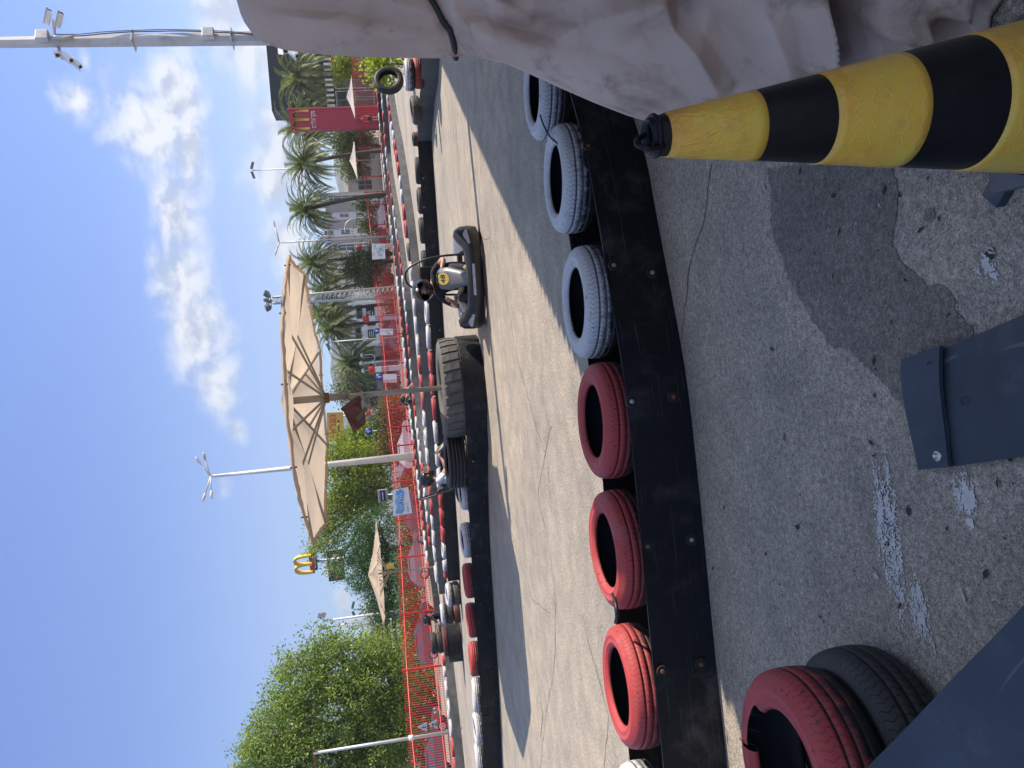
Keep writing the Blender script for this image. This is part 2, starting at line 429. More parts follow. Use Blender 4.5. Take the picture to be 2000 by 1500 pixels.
# cumulus banks: photo place of the middle, half height and half width in degrees, strength
clouds = [((150, 195), 1.7, 2.3, .95), ((285, 235), 2.6, 4.2, 1.12), ((345, 190), 2.2, 5.0, 1.1), ((372, 300), 1.6, 6.6, 1.0), ((350, 420), 2.0, 4.6, 1.05),
          ((355, 540), 2.1, 4.4, 1.08), ((385, 650), 2.5, 4.2, 1.12), ((425, 745), 2.2, 4.6, .98), ((460, 840), 1.2, 2.6, .8),
          ((478, 95), 2.2, 3.6, 1.1), ((545, 250), 2.2, 3.2, 1.05), ((545, 330), 2.6, 5.2, 1.1), ((560, 470), 1.7, 4.8, 1.05), ((600, 620), 1.2, 6.0, .95), ((520, 20), 2.6, 4.0, 1.0), ((440, 25), 2.5, 3.0, 1.05),
          ((440, 950), 1.0, 1.9, .72), ((672, 1180), .9, 2.6, .85), ((165, 120), .6, 1.6, .62), ((270, 70), .8, 1.2, .72)]
def bank(az_, el_):
    acc = None
    for (px, hh, hw, st) in clouds:
        a, e = azel(*px)
        du = t.math('DIVIDE', t.math('SUBTRACT', az_, a), radians(hw * .84)); dv = t.math('DIVIDE', t.math('SUBTRACT', el_, e), radians(hh))
        q = t.math('SQRT', t.math('ADD', t.math('MULTIPLY', du, du), t.math('MULTIPLY', dv, dv)))
        k = t.math('SUBTRACT', t.math('MULTIPLY', st, 1.02), t.math('MULTIPLY', q, .84))
        acc = k if acc is None else t.math('SMOOTH_MAX', acc, k, .12)
    return acc
cv = t.node('ShaderNodeCombineXYZ'); t.l.new(az, cv.inputs[0]); t.l.new(t.math('MULTIPLY', el, 1.35), cv.inputs[1])
n_a = t.noise(cv.outputs[0], 17, 8, .58, dist=.25); n_b = t.noise(t.vmath('ADD', cv.outputs[0], (.012, .010, 0)), 17, 8, .58, dist=.25)
n_c = t.noise(cv.outputs[0], 7, 4, .5)
body = bank(az, el)
den = t.math('ADD', body, t.math('MULTIPLY', t.math('SUBTRACT', n_a, .5), 1.3))
alpha = t.math('MULTIPLY', t.step(den, .10, .95), t.step(body, -.15, .15))
shade = t.math('ADD', t.math('MULTIPLY', t.math('SUBTRACT', n_a, n_b), 4.5), t.math('MULTIPLY', t.math('SUBTRACT', den, .5), -.25))
shade = t.math('ADD', shade, t.math('MULTIPLY', t.math('SUBTRACT', n_c, .5), -1.1))
ccol = t.ramp(t.math('ADD', shade, .62), [(.12, (1.9, 2.2, 2.75)), (.5, (3.0, 3.15, 3.4)), (.85, (4.0, 4.0, 4.0))])
tint = t.ramp(t.math('DIVIDE', el, radians(60)), [(0, (.41, .49, .64)), (.12, (.38, .48, .68)), (.30, (.36, .48, .76)), (.45, (.42, .55, .86)), (.75, (1, 1, 1))])
fill_veil = t.math('MULTIPLY', t.step(el, radians(36), radians(58)), t.step(t.noise(cv.outputs[0], 3.2, 5, .6), .30, .62)); alpha = t.math('MAXIMUM', alpha, t.math('MULTIPLY', fill_veil, .45))  # unseen bright cloud cover overhead, added to lift the light in the shade
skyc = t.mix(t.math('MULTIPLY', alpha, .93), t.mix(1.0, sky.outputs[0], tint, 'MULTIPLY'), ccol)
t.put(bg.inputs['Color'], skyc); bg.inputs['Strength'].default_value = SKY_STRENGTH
sd = bpy.data.lights.new('sun', 'SUN'); sd.energy = 4.9; sd.angle = radians(.53); sd.color = (1.0, .885, .73)
so = bpy.data.objects.new('sun', sd); COL.objects.link(so); so.rotation_euler = (-SUN_V).to_track_quat('-Z', 'Y').to_euler(); so.location = (20, 0, 30)
SC.view_settings.view_transform = 'Standard'; SC.view_settings.look = 'None'; SC.view_settings.exposure = 0.86; SC.view_settings.gamma = 1
SC.view_settings.use_curve_mapping = False
SC.cycles.max_bounces = 6; SC.cycles.diffuse_bounces = 3; SC.cycles.transparent_max_bounces = 8
try: SC.cycles.use_denoising = True
except Exception: pass
# ------------------------------------------------------------------ ground
mb = MB(); S_ = 3150
mb.quad((-S_, -S_, 0), (S_, -S_, 0), (S_, S_, 0), (-S_, S_, 0))
tag(mb.build('ground', M_ASPHALT), kind='structure')

def ragged(pts, n=14, amp=.008, seed=0):
    out = []; pts = [V(p) for p in pts]
    for i in range(len(pts)):
        a, b = pts[i], pts[(i + 1) % len(pts)]
        for k in range(n):
            p = a.lerp(b, k / n); q = noise.noise_vector(p * 9 + V((seed, 0, 0))) * amp * 2.2 + noise.noise_vector(p * 45 + V((0, seed, 0))) * amp
            out.append(p + V((q.x, q.y, 0)))
    return out
# damp stain on the near paving
st = [(1500, 322), (1504, 385), (1510, 440), (1528, 520), (1560, 580), (1600, 642), (1650, 690), (1700, 722), (1765, 790), (1800, 800), (1905, 700), (1898, 640), (1862, 585), (1838, 552), (1800, 541), (1768, 532), (1750, 505), (1738, 480), (1750, 430), (1752, 380), (1750, 322)]
rg = ragged([G(x, y, .003) for x, y in st], 14, .013)
mb = MB(); mb.add([(p.x, p.y, .003) for p in rg], [tuple(range(len(rg)))])
if True:
    o = mb.build('damp_stain', M_WET, world=True); tag(o, kind='structure')
rg = ragged([G(x, y, .003) for x, y in ((1805, 408), (1822, 405), (1826, 425), (1815, 438), (1802, 430))], 5, .003)
mb = MB(); mb.add([(p.x, p.y, .003) for p in rg], [tuple(range(len(rg)))]); tag(mb.build('damp_stain', M_WET, world=True), kind='structure')

# spilled white paint, worn into flakes
def paint_splash(cx, cy, hw, hh, rot, thr, cell, seed, mb):
    n, m = int(2 * hw / cell), int(2 * hh / cell)
    for i in range(n):
        for j in range(m):
            a, b = (i + .5) / n * 2 - 1, (j + .5) / m * 2 - 1
            x, y = a * hw, b * hh
            s = noise.fractal(V((x * 14 + seed, y * 40, seed)), 1.0, 2.0, 4) * .9 + noise.noise(V((x * 110, y * 190, seed))) * 1.05
            if s - 1.15 * (a * a + b * b) > thr:
                c, q = cos(rot), sin(rot); h = cell * .56
                px, py = cx + x * c - y * q, cy + x * q + y * c
                mb.quad(*[(px + dx * c - dy * q, py + dx * q + dy * c, .0035) for dx, dy in ((-h, -h), (h, -h), (h, h), (-h, h))])
mb = MB()
for (px, py), (hx, hy), thr, sd in (((1745, 1060), (.33, .05), -.32, 1), ((1725, 1020), (.25, .05), -.25, 7), ((1800, 1195), (.16, .06), -.25, 3), ((1885, 960), (.07, .05), -.5, 4), ((1930, 525), (.05, .035), -.4, 5), ((1895, 1020), (.02, .02), -.7, 6)):
    g = G(px, py); d = G(px + 60 if hx < .2 else px + 30, py + 300) - g
    paint_splash(g.x, g.y, hx, hy, atan2(d.y, d.x), thr, .0042, sd, mb)
tag(mb.build('paint_splash', mat('spilled_white_paint', (.56, .55, .54), .7, 0, .2, 30), world=True), kind='structure')

# cracks and paving seams
def crack(pix, w, mb, seed, z=.0025):
    pts = []
    g = [G(x, y) for x, y in pix]
    for a, b in zip(g, g[1:]):
        k = max(2, int((b - a).length / .05))
        for i in range(k): pts.append(a.lerp(b, i / k))
    pts.append(g[-1])
    L = []
    for i, p in enumerate(pts):
        d = (pts[min(i + 1, len(pts) - 1)] - pts[max(i - 1, 0)]).normalized(); n = V((-d.y, d.x, 0))
        p = p + n * (noise.noise(p * 3 + V((seed, 0, 0))) * .05 + noise.noise(p * 14) * .02) * (1 if w < .02 else .4)
        ww = w * (.35 + .9 * abs(noise.noise(p * 6 + V((0, seed, 0)))))
        L.append((p + n * ww, p - n * ww))
    for (a, b), (c, d) in zip(L, L[1:]): mb.quad((a.x, a.y, z), (c.x, c.y, z), (d.x, d.y, z), (b.x, b.y, z))
mb = MB()
for pix, w in (([(925, 462), (962, 470), (985, 560), (1008, 690), (1035, 790), (1068, 900), (1078, 1000)], .009), ([(1078, 830), (1050, 960), (1075, 1080), (1086, 1190), (1083, 1300), (1066, 1400), (1055, 1500)], .008),
               ([(1052, 1340), (1060, 1400), (1056, 1440)], .02), ([(962, 890), (990, 1010), (1040, 1170), (1075, 1200)], .007), ([(1150, 1260), (1190, 1400), (1180, 1500)], .007), ([(1140, 1200), (1150, 1260)], .005),
               ([(895, 610), (925, 640), (945, 800)], .006), ([(1392, 322), (1378, 400), (1345, 520), (1330, 640), (1325, 700)], .006), ([(1090, 1000), (1100, 1090), (1110, 1160)], .005),
               ([(1000, 60), (940, 300), (900, 420)], .005), ([(868, 770), (900, 560), (905, 470), (880, 300)], .004)):
    crack(pix, w, mb, len(mb.v) * .13)
tag(mb.build('pavement_cracks', mat('crack_filler', (.10, .09, .078), .95, 0, .3, 12), world=True), kind='structure')
# loose grit: bark chips and leaf scraps lying on the near paving
mb = MB(); rr = random.Random(5)
for k in range(150):
    g = G(rr.uniform(1380, 1990), rr.uniform(330, 1480)); a = rr.uniform(0, pi); L = rr.choice([.004, .006, .008, .012, .02]); w = L * rr.uniform(.25, .6); z = .004
    c, s = cos(a), sin(a)
    mb.add([(g.x + c * L, g.y + s * L, z), (g.x - s * w, g.y + c * w, z + .003), (g.x - c * L, g.y - s * L, z), (g.x + s * w, g.y - c * w, z + .002)], [(0, 1, 2, 3)], rr.choice([0, 0, 1]))
tag(mb.build('grit', [mat('bark_chip', (.04, .03, .022), .9), mat('pale_chip', (.42, .40, .37), .9)]), kind='stuff')
# ------------------------------------------------------------------ tyres
def tyre_prof(g=True, fine=True):
    o = [(.205, .078), (.215, .092), (.232, .099), (.236, .103), (.240, .1005), (.268, .1025), (.273, .1055), (.278, .101), (.308, .088), (.322, .072), (.328, .050)]
    if g:
        o += [(.329, .0435), (.322, .042), (.322, .037), (.330, .0355), (.332, .004), (.324, .0025), (.324, -.0025), (.332, -.004), (.330, -.0355), (.322, -.037), (.322, -.042), (.329, -.0435)]
        gi = {11, 12, 13, 15, 16, 17, 19, 20, 21}
    else: gi = set()
    o += [(.328, -.050), (.322, -.072), (.308, -.088), (.28, -.100), (.245, -.103), (.215, -.092), (.205, -.078)]
    n_out = len(o)
    o += [(.222, -.066), (.296, -.062), (.310, 0), (.296, .062), (.222, .066)]
    mis = [2 if i >= n_out - 1 else (1 if i in gi else 0) for i in range(len(o))]
    return o, mis
def tyre_mesh(name, m, n, g=True):
    pf, mis = tyre_prof(g); mb = MB(); mb.lathe(pf, n, (0, 0, 0), mis, closed=True)
    me = mb.mesh(name, [m, {'white_painted_tyre': T_GROOVE_W, 'red_painted_tyre': T_GROOVE_R}.get(m.name, T_GROOVE), T_LINER]); return me
TM = {(c, d): tyre_mesh('tyre', m, n, d < 2) for c, m in (('white', T_WHITE), ('red', T_RED), ('black', T_BLACK), ('dusty', T_DUST)) for d, n in ((0, 96), (1, 48), (2, 28))}
T_REDBR = tyre_mat('brown_red_tyre', (.13, .035, .03), .36); TM[('brown', 1)] = tyre_mesh('tyre', T_REDBR, 40)
def tyre(c, loc, label, group=None, det=1, sc=(1, 1, 1), rot=None, name='tyre'):
    o = bpy.data.objects.new(name, TM[(c, det)]); COL.objects.link(o); o.location = loc; o.scale = sc
    o.rotation_euler = rot if rot else (RND.uniform(-.05, .05), RND.uniform(-.05, .05), RND.uniform(0, 6.28))
    tag(o, label, 'tyre', group); return o

# ------------------------------------------------------------------ belts
def belt(name, poly, label, m=BELT, z0=0.0, z1=.34, th=.012, bolts=(), step=.12, wav=.004, cat='rubber belt', group=None, pale=False):
    pts = smooth_path([V((p[0], p[1], 0)) for p in poly], 8)
    dense = [pts[0]]
    for a, b in zip(pts, pts[1:]):
        k = max(1, int((b - a).length / step))
        for i in range(1, k + 1): dense.append(a.lerp(b, i / k))
    rings = []
    for i, p in enumerate(dense):
        d = (dense[min(i + 1, len(dense) - 1)] - dense[max(i - 1, 0)]).normalized(); n = V((-d.y, d.x, 0))
        w = noise.noise(p * 1.3) * wav * 2; w2 = noise.noise(p * 1.1 + V((9, 0, 0))) * wav * 2
        zt = z1 + noise.noise(p * .8 + V((3, 3, 0))) * wav; zm = lerp(z0, zt, .5); bul = noise.noise(p * 2 + V((0, 5, 1))) * wav
        a, b, c = p + n * w, p + n * bul, p + n * w2
        rings.append([V((a.x, a.y, z0)), V((b.x, b.y, zm)), V((c.x, c.y, zt)), V((c.x, c.y, zt)) + n * th, V((b.x, b.y, zm)) + n * th, V((a.x, a.y, z0)) + n * th])
    mb = MB(); mb.loft(rings, 0, False, True)
    o = mb.build(name, m, world=True); tag(o, label, cat, group)
    if bolts:
        for (bp, nn, rusty) in bolts:
            b = MB(); R_ = Matrix((nn.orthogonal().normalized(), nn.cross(nn.orthogonal().normalized()), nn)).transposed()
            b.lathe([(0, .0), (.031, .0), (.031, .004), (.017, .005), (.017, .003), (.013, .003), (.011, .010), (0, .012)], 16, bp, [0, 0, 1, 1, 1, 0, 0], R_, False)
            q = b.build('bolt', [RUST if rusty else STEEL, T_GROOVE], o, world=True)
    return o, dense
def on_belt(dense, x, y):
    best = None
    for k in range(1, 69):
        z = k * .005; g = G(x, y, z)
        for i, p in enumerate(dense):
            d = (p.x - g.x) ** 2 + (p.y - g.y) ** 2
            if best is None or d < best[0]: best = (d, i, z, g)
    d, i, z, g = best
    t_ = (dense[min(i + 1, len(dense) - 1)] - dense[max(i - 1, 0)]).normalized(); n = V((-t_.y, t_.x, 0))
    if n.dot(CAM - V((g.x, g.y, 0))) < 0: n = -n
    return V((g.x, g.y, z)) + n * .014, n
def dense_of(poly):
    pts = smooth_path([V((p[0], p[1], 0)) for p in poly], 8); out = [pts[0]]
    for a, b in zip(pts, pts[1:]):
        k = max(1, int((b - a).length / .04))
        for i in range(1, k + 1): out.append(a.lerp(b, i / k))
    return out
def row_spot(dense, y, off, side, z=.4):
    best = None
    for i, p in enumerate(dense):
        d = (dense[min(i + 1, len(dense) - 1)] - dense[max(i - 1, 0)]).normalized(); n = V((-d.y, d.x, 0)) * side
        q = p + n * off; e = abs(pr(V((q.x, q.y, z)))[1] - y)
        if best is None or e < best[0]: best = (e, q)
    return best[1]
def tyre_row(poly, side, items, rowdesc, group, off=.35, z=.365, det=1, end='right', big=1.0):
    """items: (photo y of the middle, colour) listed from the right end of the row"""
    dn = dense_of(poly); cnt = {}; spots = [row_spot(dn, y, off, side) for y, c in items]
    for k, ((y, c), s) in enumerate(zip(items, spots)):
        cnt[c] = cnt.get(c, 0) + 1
        gaps = [(spots[j] - s).length for j in (k - 1, k + 1) if 0 <= j < len(spots)]
        sc = min(big, max(.55, min(gaps) / .665)) if gaps else big
        word = {'white': 'white painted', 'red': 'red painted', 'black': 'bare black', 'dusty': 'dusty grey'}[c]
        short = {'white': 'white', 'red': 'red', 'black': 'black', 'dusty': 'grey'}[c]
        tyre(c, (s.x, s.y, z + RND.uniform(-.008, .012)), '%s tyre on %s, %s %s one from its %s end' % (word, rowdesc, ORD[cnt[c] - 1], short, end), group, det, (sc, sc, 1))

# near barrier -----------------------------------------------------
N_POLY = [(2.6, 5.0), (1.66, 4.47), (1.22, 4.24), (.94, 4.16), (.46, 4.04), (-.08, 3.91), (-.65, 3.87), (-1.3, 3.86), (-1.83, 3.83), (-2.09, 3.82), (-2.9, 3.80)]
nd = dense_of(N_POLY)
nb = [(1148, 289, 1), (1228, 281, 0), (1197, 521, 0), (1272, 535, 0), (1232, 785, 0), (1313, 776, 1), (1263, 1066, 1), (1348, 1053, 0), (1292, 1310, 1), (1367, 1296, 1)]
bl = []
for x, y, ru in nb:
    p_, n_ = on_belt(nd, x, y); bl.append((p_, n_, ru))
belt('rubber_belt', N_POLY, 'long black rubber belt with bolt heads facing the camera on the nearest barrier', BELT, bolts=bl, wav=.006)
N_BACK = []
for i in range(0, len(nd), 10):
    d = (nd[min(i + 1, len(nd) - 1)] - nd[max(i - 1, 0)]).normalized(); n = V((d.y, -d.x, 0)); N_BACK.append(nd[i] + n * .70)
belt('rubber_belt', [(p.x, p.y) for p in N_BACK], 'black rubber belt along the track side of the nearest barrier, behind its tyres', BELT, z1=.33)
near = [((1078, 172), 'white', 'white painted tyre at the right end of the nearest barrier, half hidden by the tarpaulin'),
        ((1110, 347), 'white', 'white painted tyre with chipped tread, tied by cord, on the nearest barrier'),
        ((1145, 583), 'white', 'clean white painted tyre touching the first red tyre on the nearest barrier'),
        ((1178, 817), 'red', 'dull dark red tyre wholly in shade beside the white tyres on the nearest barrier'),
        ((1207, 1080), 'red', 'red tyre half in sun in the middle of three on the nearest barrier'),
        ((1237, 1348), 'red', 'bright sunlit red tyre with a cord round its edge on the nearest barrier'),
        ((1262, 1612), 'white', 'white painted tyre cut off by the frame at the left end of the nearest barrier')]
for (px, c, lb) in near:
    g = row_spot(nd, px[1], .352, -1, .44)
    tyre(c, (g.x, g.y, .352), lb, 'tyres on the nearest barrier', 0, (1.0, 1.0, 1.0), (RND.uniform(-.02, .03), RND.uniform(-.03, .03), RND.uniform(0, 6)))
def cord(pts, label, r=.006, m=None):
    mb = MB(); mb.tube(smooth_path(pts, 6), r, 6); o = mb.build('cord', m or M_INK, world=True); return tag(o, label, 'cord')
cord([G(1055, 225, .46), G(1062, 245, .475), G(1075, 268, .47), G(1092, 283, .45)], 'thin black cord lashing the two rightmost white tyres of the nearest barrier together', .006)
c_ = [G(1196, 1160, .455), G(1203, 1180, .465), G(1205, 1200, .47), G(1202, 1216, .465)]
cord(c_, 'frayed black cord lashing the sunlit red tyre to its red neighbour', .009)

# island barrier in the middle -------------------------------------
TC_ = V((.03, 13.58, 0)); TR = .875
arc = [(TC_.x + (TR + .02) * cos(radians(a)), TC_.y + (TR + .02) * sin(radians(a))) for a in (222, 240, 258, 276, 294, 312, 330, 350, 370, 395)]
A_POLY = [(-11.5, 17.2), (-9.2, 16.15), (-7.5, 15.48), (-6.3, 15.0), (-5.37, 14.72), (-3.99, 14.45), (-2.93, 14.2), (-1.9, 13.72), (-1.07, 13.2)]
ad = dense_of(A_POLY)
ab = [(x, y, ru) for x, y, ru in ((924, 900, 0), (945, 900, 1), (945, 980, 1), (955, 1095, 1), (932, 1085, 1), (938, 1180, 1), (956, 1190, 1), (945, 1300, 1), (960, 1310, 1), (950, 1400, 1), (968, 1405, 1))]
belt('rubber_belt', A_POLY, 'black rubber belt of the island barrier running left from the huge tyre', BELT, z1=.36, bolts=[(*on_belt(ad, x, y), ru) for x, y, ru in ab], wav=.008)
belt('rubber_belt', [(-1.12, 13.13)] + arc, 'scuffed black rubber belt wrapped round the foot of the huge tyre', BELT, z1=.37, wav=.004, bolts=[])
tyre_row(A_POLY, 1, [(962, 'white'), (1056, 'white'), (1133, 'red'), (1212, 'red'), (1287, 'red'), (1358, 'white'), (1424, 'white'), (1482, 'white'), (1550, 'red')], 'the island barrier', 'tyres along the island barrier', det=1, end='right', z=.39)
# huge tractor tyre
mb = MB()
pf = [(.44, .64), (.50, .70), (.60, .715), (.72, .71), (.80, .70), (.845, .67), (.86, .62), (.865, .40), (.865, .04), (.80, .0), (.50, .0), (.46, .05), (.55, .10), (.78, .15), (.80, .35), (.76, .58), (.5, .62)]
mb.lathe(pf, 72, (0, 0, 0), [0] * 9 + [1] * 8, closed=True)
lug = mat('worn_tractor_rubber', (.085, .083, .080), .8, 0, .3, 4, .2, 20, dirt=(.17, .16, .145), dirt_amt=.6, ds=3)
NL = 30
for k in range(NL):
    a = 2 * pi * k / NL; wd = 2 * pi / NL
    def cy(r, aa, z): return V((r * cos(aa), r * sin(aa), z))
    a0, a1 = a, a + wd * .78; sl = wd * .30
    lo = [cy(.858, a0 + sl, .40), cy(.858, a1 + sl, .40), cy(.880, a1 + sl, .40), cy(.880, a0 + sl, .40)]
    md = [cy(.858, a0 + sl * .5, .56), cy(.858, a1 + sl * .5, .56), cy(.885, a1 + sl * .4, .56), cy(.885, a0 + sl * .5, .56)]
    hi = [cy(.835, a0, .685), cy(.835, a1 - wd * .12, .685), cy(.868, a1 - wd * .2, .675), cy(.868, a0 + .05 * wd, .675)]
    mb.loft([lo, md, hi], 0, False)
big = thing('tractor_tyre', 'huge dusty tractor tyre lying flat as the foot of the big umbrella', 'tyre', (TC_.x, TC_.y, 0), .2)
mb.build('tread', [lug, T_LINER], big)
cm = MB(); cm.lathe([(0, .0), (.43, .0), (.43, .585), (.2, .60), (.16, .60), (.16, .665), (.05, .68), (0, .68)], 24, (0, 0, 0)); cm.build('concrete_fill', M_CONC, big)
# truck tyres beside it
def ribbed(name, R, r, w, n, m, grooves=4):
    h = w / 2; o = [(r, h * .8), (r + .02, h * .95), (lerp(r, R, .5), h * 1.02), (R * .95, h * .98), (R * .99, h * .9)]
    mis = [0] * 4
    for k in range(grooves):
        z = h * .9 - (k + .7) * (1.8 * h) / (grooves + .4)
        o += [(R, z + .010), (R - .022, z + .007), (R - .022, z - .007), (R, z - .010)]; mis += [0, 1, 1, 1]
    o += [(R * .99, -h * .9), (R * .95, -h * .98), (lerp(r, R, .5), -h * 1.02), (r + .02, -h * .95), (r, -h * .8)]; mis += [0, 0, 0, 0, 0]
    o += [(r + .05, -h * .6), (R * .9, -h * .55), (R * .9, h * .55), (r + .05, h * .6)]; mis += [2] * 5
    mb = MB(); mb.lathe(o, n, (0, 0, 0), mis[:len(o)], closed=True); return mb.mesh(name, [m, T_GROOVE, T_LINER])
TRK = ribbed('truck_tyre', .5, .29, .30, 56, T_BLACK)
for z_, lb in ((.545, 'black ribbed truck tyre lying beside the huge tyre, above the belt'), ):
    s = P(890, 899, 13.85); o = bpy.data.objects.new('truck_tyre', TRK); COL.objects.link(o); o.location = (s.x, s.y, z_); o.rotation_euler = (.03, .02, 0); tag(o, lb, 'tyre')

# barrier behind the island ----------------------------------------
B_POLY = [(6.43, 19.55), (5.6, 19.75), (4.75, 20.0), (3.85, 20.25), (1.71, 21.1), (0, 21.6), (-2, 22.1), (-4.11, 22.7), (-5.2, 23.2), (-5.83, 23.6)]
bd = dense_of(B_POLY)
bb = [(817, 283), (827, 348), (845, 347), (828, 405), (844, 405), (832, 460), (847, 460), (843, 645), (859, 645), (846, 760), (848, 820), (850, 905), (852, 950), (869, 1060), (872, 1090), (867, 1000)]
belt('rubber_belt', B_POLY, 'long black rubber belt with pale bolts on the second barrier, behind the kart', BELT, bolts=[(*on_belt(bd, x, y), 0) for x, y in bb], z1=.36)
belt('rubber_belt', [(7.6, 14.6), (6.9, 15.5), (6.62, 16.5), (6.66, 17.5), (6.55, 18.6), (6.42, 19.4), (6.25, 19.72)], 'grey rubber belt rounding the right end of the second barrier', BELT_GREY, z1=.36, bolts=[])
Bi = [(211, 'black'), (271, 'red'), (335, 'black'), (392, 'black'), (452, 'black'), (515, 'black'), (565, 'white'), (610, 'white'), (658, 'white'), (706, 'red'), (752, 'red'), (798, 'red'), (845, 'white'), (890, 'white'), (934, 'white'), (972, 'red'), (1008, 'red'), (1042, 'red'), (1074, 'white'), (1104, 'white'), (1128, 'red')]
tyre_row(B_POLY, -1, Bi, 'the second barrier', 'tyres along the second barrier', det=1, off=.36, z=.355, big=1.05)
for q, c, z_, lb in (((815, 142), 'red', .40, 'red painted tyre lying on the grey belt at the right end of the second barrier'), ((800, 146), 'white', .59, 'white painted tyre lying on top of the red one by the standing tyre'), ((818, 215), 'dusty', .42, 'dusty tyre between the stacked white tyre and the second barrier\'s red one')):
    s = P(q[0], q[1], 16.6 if q[1] < 200 else 18.2); tyre(c, (s.x, s.y, z_), lb, None, 1)
s = P(771, 148, 17.0); tyre('black', (s.x, s.y + .25, 1.02), 'bare black tyre standing upright on the stacked tyres in front of the leafy plant', None, 1, (1.0, 1.0, .9), (radians(84), .05, .25))

# stacks at the left end of the second barrier
def stack(px, Y, items, where):
    s = P(px[0], px[1], Y)
    for k, (c, z_, sc, word) in enumerate(items):
        tyre(c, (s.x + RND.uniform(-.02, .02), s.y, z_), word + where, 'stacked tyres', 1, (sc, sc, 1.0 if c != 'black' else .95))
stack((880, 1160), 23.9, [('dusty', .12, 1.12, 'dusty grey tyre at the foot of the white topped two tyre stack'), ('white', .325, 1.12, 'big white painted tyre on top of a grey one beside the second barrier')], '')
stack((880, 1197), 24.9, [('brown', .11, 1.0, 'brownish red tyre at the foot of the three tyre pile'), ('black', .31, 1.0, 'black tyre in the middle of the three tyre pile'), ('white', .51, 1.0, 'white painted tyre on top of the three tyre pile')], '')
s0 = P(890, 1254, 25.6)
belt('rubber_belt', [(s0.x + .62 * cos(a) , s0.y + .62 * sin(a)) for a in [radians(d_) for d_ in (150, 180, 205, 225, 245, 265, 290, 315, 340, 360, 380)]], 'short black rubber belt wrapped round the tyre column at the far left corner', BELT, z1=.44, wav=.003, bolts=[])
stack((869, 1254), 25.6, [('brown', .50, 1.45, 'wide brownish red tyre carrying two black ones at the left corner'), ('black', .70, 1.06, 'black tyre between the brown one and the topmost, left corner column'), ('black', .90, 1.06, 'topmost black tyre of the column at the left corner')], '')

# far lanes ----------------------------------------------------------
C_POLY = [(17.2, 43.4), (16.16, 42.3), (14.0, 39.9), (12.1, 37.1), (10.1, 34.8), (7.4, 32.2), (5.77, 31.3), (3.82, 30.4), (.82, 30.2), (-.7, 30.1), (-4.81, 30.8), (-6.07, 31.3), (-8.4, 32.0)]
cd = dense_of(C_POLY)
belt('rubber_belt', C_POLY, 'grey rubber belt of the third barrier across the far lane', BELT_GREY, bolts=[(*on_belt(cd, x, y), 0) for x, y in ((783, 300), (799, 388), (800, 400), (806, 430), (813, 470), (830, 700), (836, 830), (853, 1040), (857, 1090))])
Ci = [(197, 'white'), (213, 'red'), (231, 'red'), (252, 'white'), (270, 'white'), (288, 'red'), (309, 'red'), (333, 'red'), (360, 'white'), (387, 'white'), (416, 'red'), (448, 'red'), (492, 'dusty'), (535, 'white'), (566, 'white'), (600, 'white'), (636, 'white'), (676, 'white'), (714, 'red'), (750, 'red'), (784, 'red'), (818, 'white'), (855, 'white'), (890, 'white'), (925, 'red'), (957, 'red'), (990, 'red'), (1020, 'white'), (1050, 'white'), (1080, 'white'), (1122, 'white')]
tyre_row(C_POLY, -1, Ci, 'the third barrier', 'tyres along the third barrier', det=2, off=.36, z=.335, big=1.15)
D_POLY = [(23.5, 54.5), (22.0, 58), (19.5, 60.5), (17.3, 59.4), (14.71, 55.85), (11.94, 51.14), (8.6, 47), (5.58, 44.0), (2, 43.6), (-1.05, 42.5), (-3.5, 39.6), (-5.75, 37.6), (-8.2, 37.2)]
belt('rubber_belt', D_POLY, 'grey rubber belt of the fourth barrier near the red fence', BELT_GREY)
Di = [(y, c) for y, c in zip(range(160, 1080, 23), 'rwwrrrwwrrrwwwrrrwwwwrrrwwrrrwwwwrrwwwrr')]
cm_ = {'r': 'red', 'w': 'white', 'b': 'black'}
tyre_row(D_POLY, -1, [(y, cm_[c]) for y, c in Di], 'the fourth barrier', 'tyres along the fourth barrier', det=2, off=.36, z=.335, big=1.2)
E_POLY = [(33.5, 74), (32.5, 79.5), (29, 82), (23.3, 78.6), (19.58, 75.6), (15.93, 69.1), (11.5, 63.5), (7.57, 59.31), (3, 57), (-1.5, 55), (-6, 50), (-9.5, 45), (-11.5, 40)]
belt('rubber_belt', E_POLY, 'black rubber belt of the farthest barrier, just in front of the red fence', BELT)
Ei = [(y, cm_[c]) for y, c in zip(range(130, 1130, 20), 'wwrrrwwrrwwwrrrwwwrrrwwrrrrwwwrrrwwwwrrrwwwrrrwwwr')]
tyre_row(E_POLY, -1, Ei[:20], 'the farthest barrier\'s right half', 'tyres along the farthest barrier', det=2, off=.36, z=.335, big=1.3)
tyre_row(E_POLY, -1, Ei[20:], 'the farthest barrier\'s left half', 'tyres along the farthest barrier', det=2, off=.36, z=.335, big=1.3)
F_POLY = [(-9.2, 33.2), (-11.2, 32.1), (-12.8, 31.1), (-14.8, 30.1), (-18.5, 28.4)]
fd = dense_of(F_POLY)
belt('rubber_belt', F_POLY, 'grey rubber belt of the outer barrier below the left fence', BELT_GREY, bolts=[(*on_belt(fd, x, y), 0) for x, y in ((874, 1303), (886, 1303), (880, 1355), (902, 1422))])
tyre_row(F_POLY, -1, [(1290, 'red'), (1312, 'white'), (1346, 'white'), (1386, 'white'), (1424, 'white'), (1462, 'red'), (1498, 'red'), (1535, 'white')], 'the outer left barrier', 'tyres along the outer left barrier', det=2, off=.36, z=.335, big=1.25)
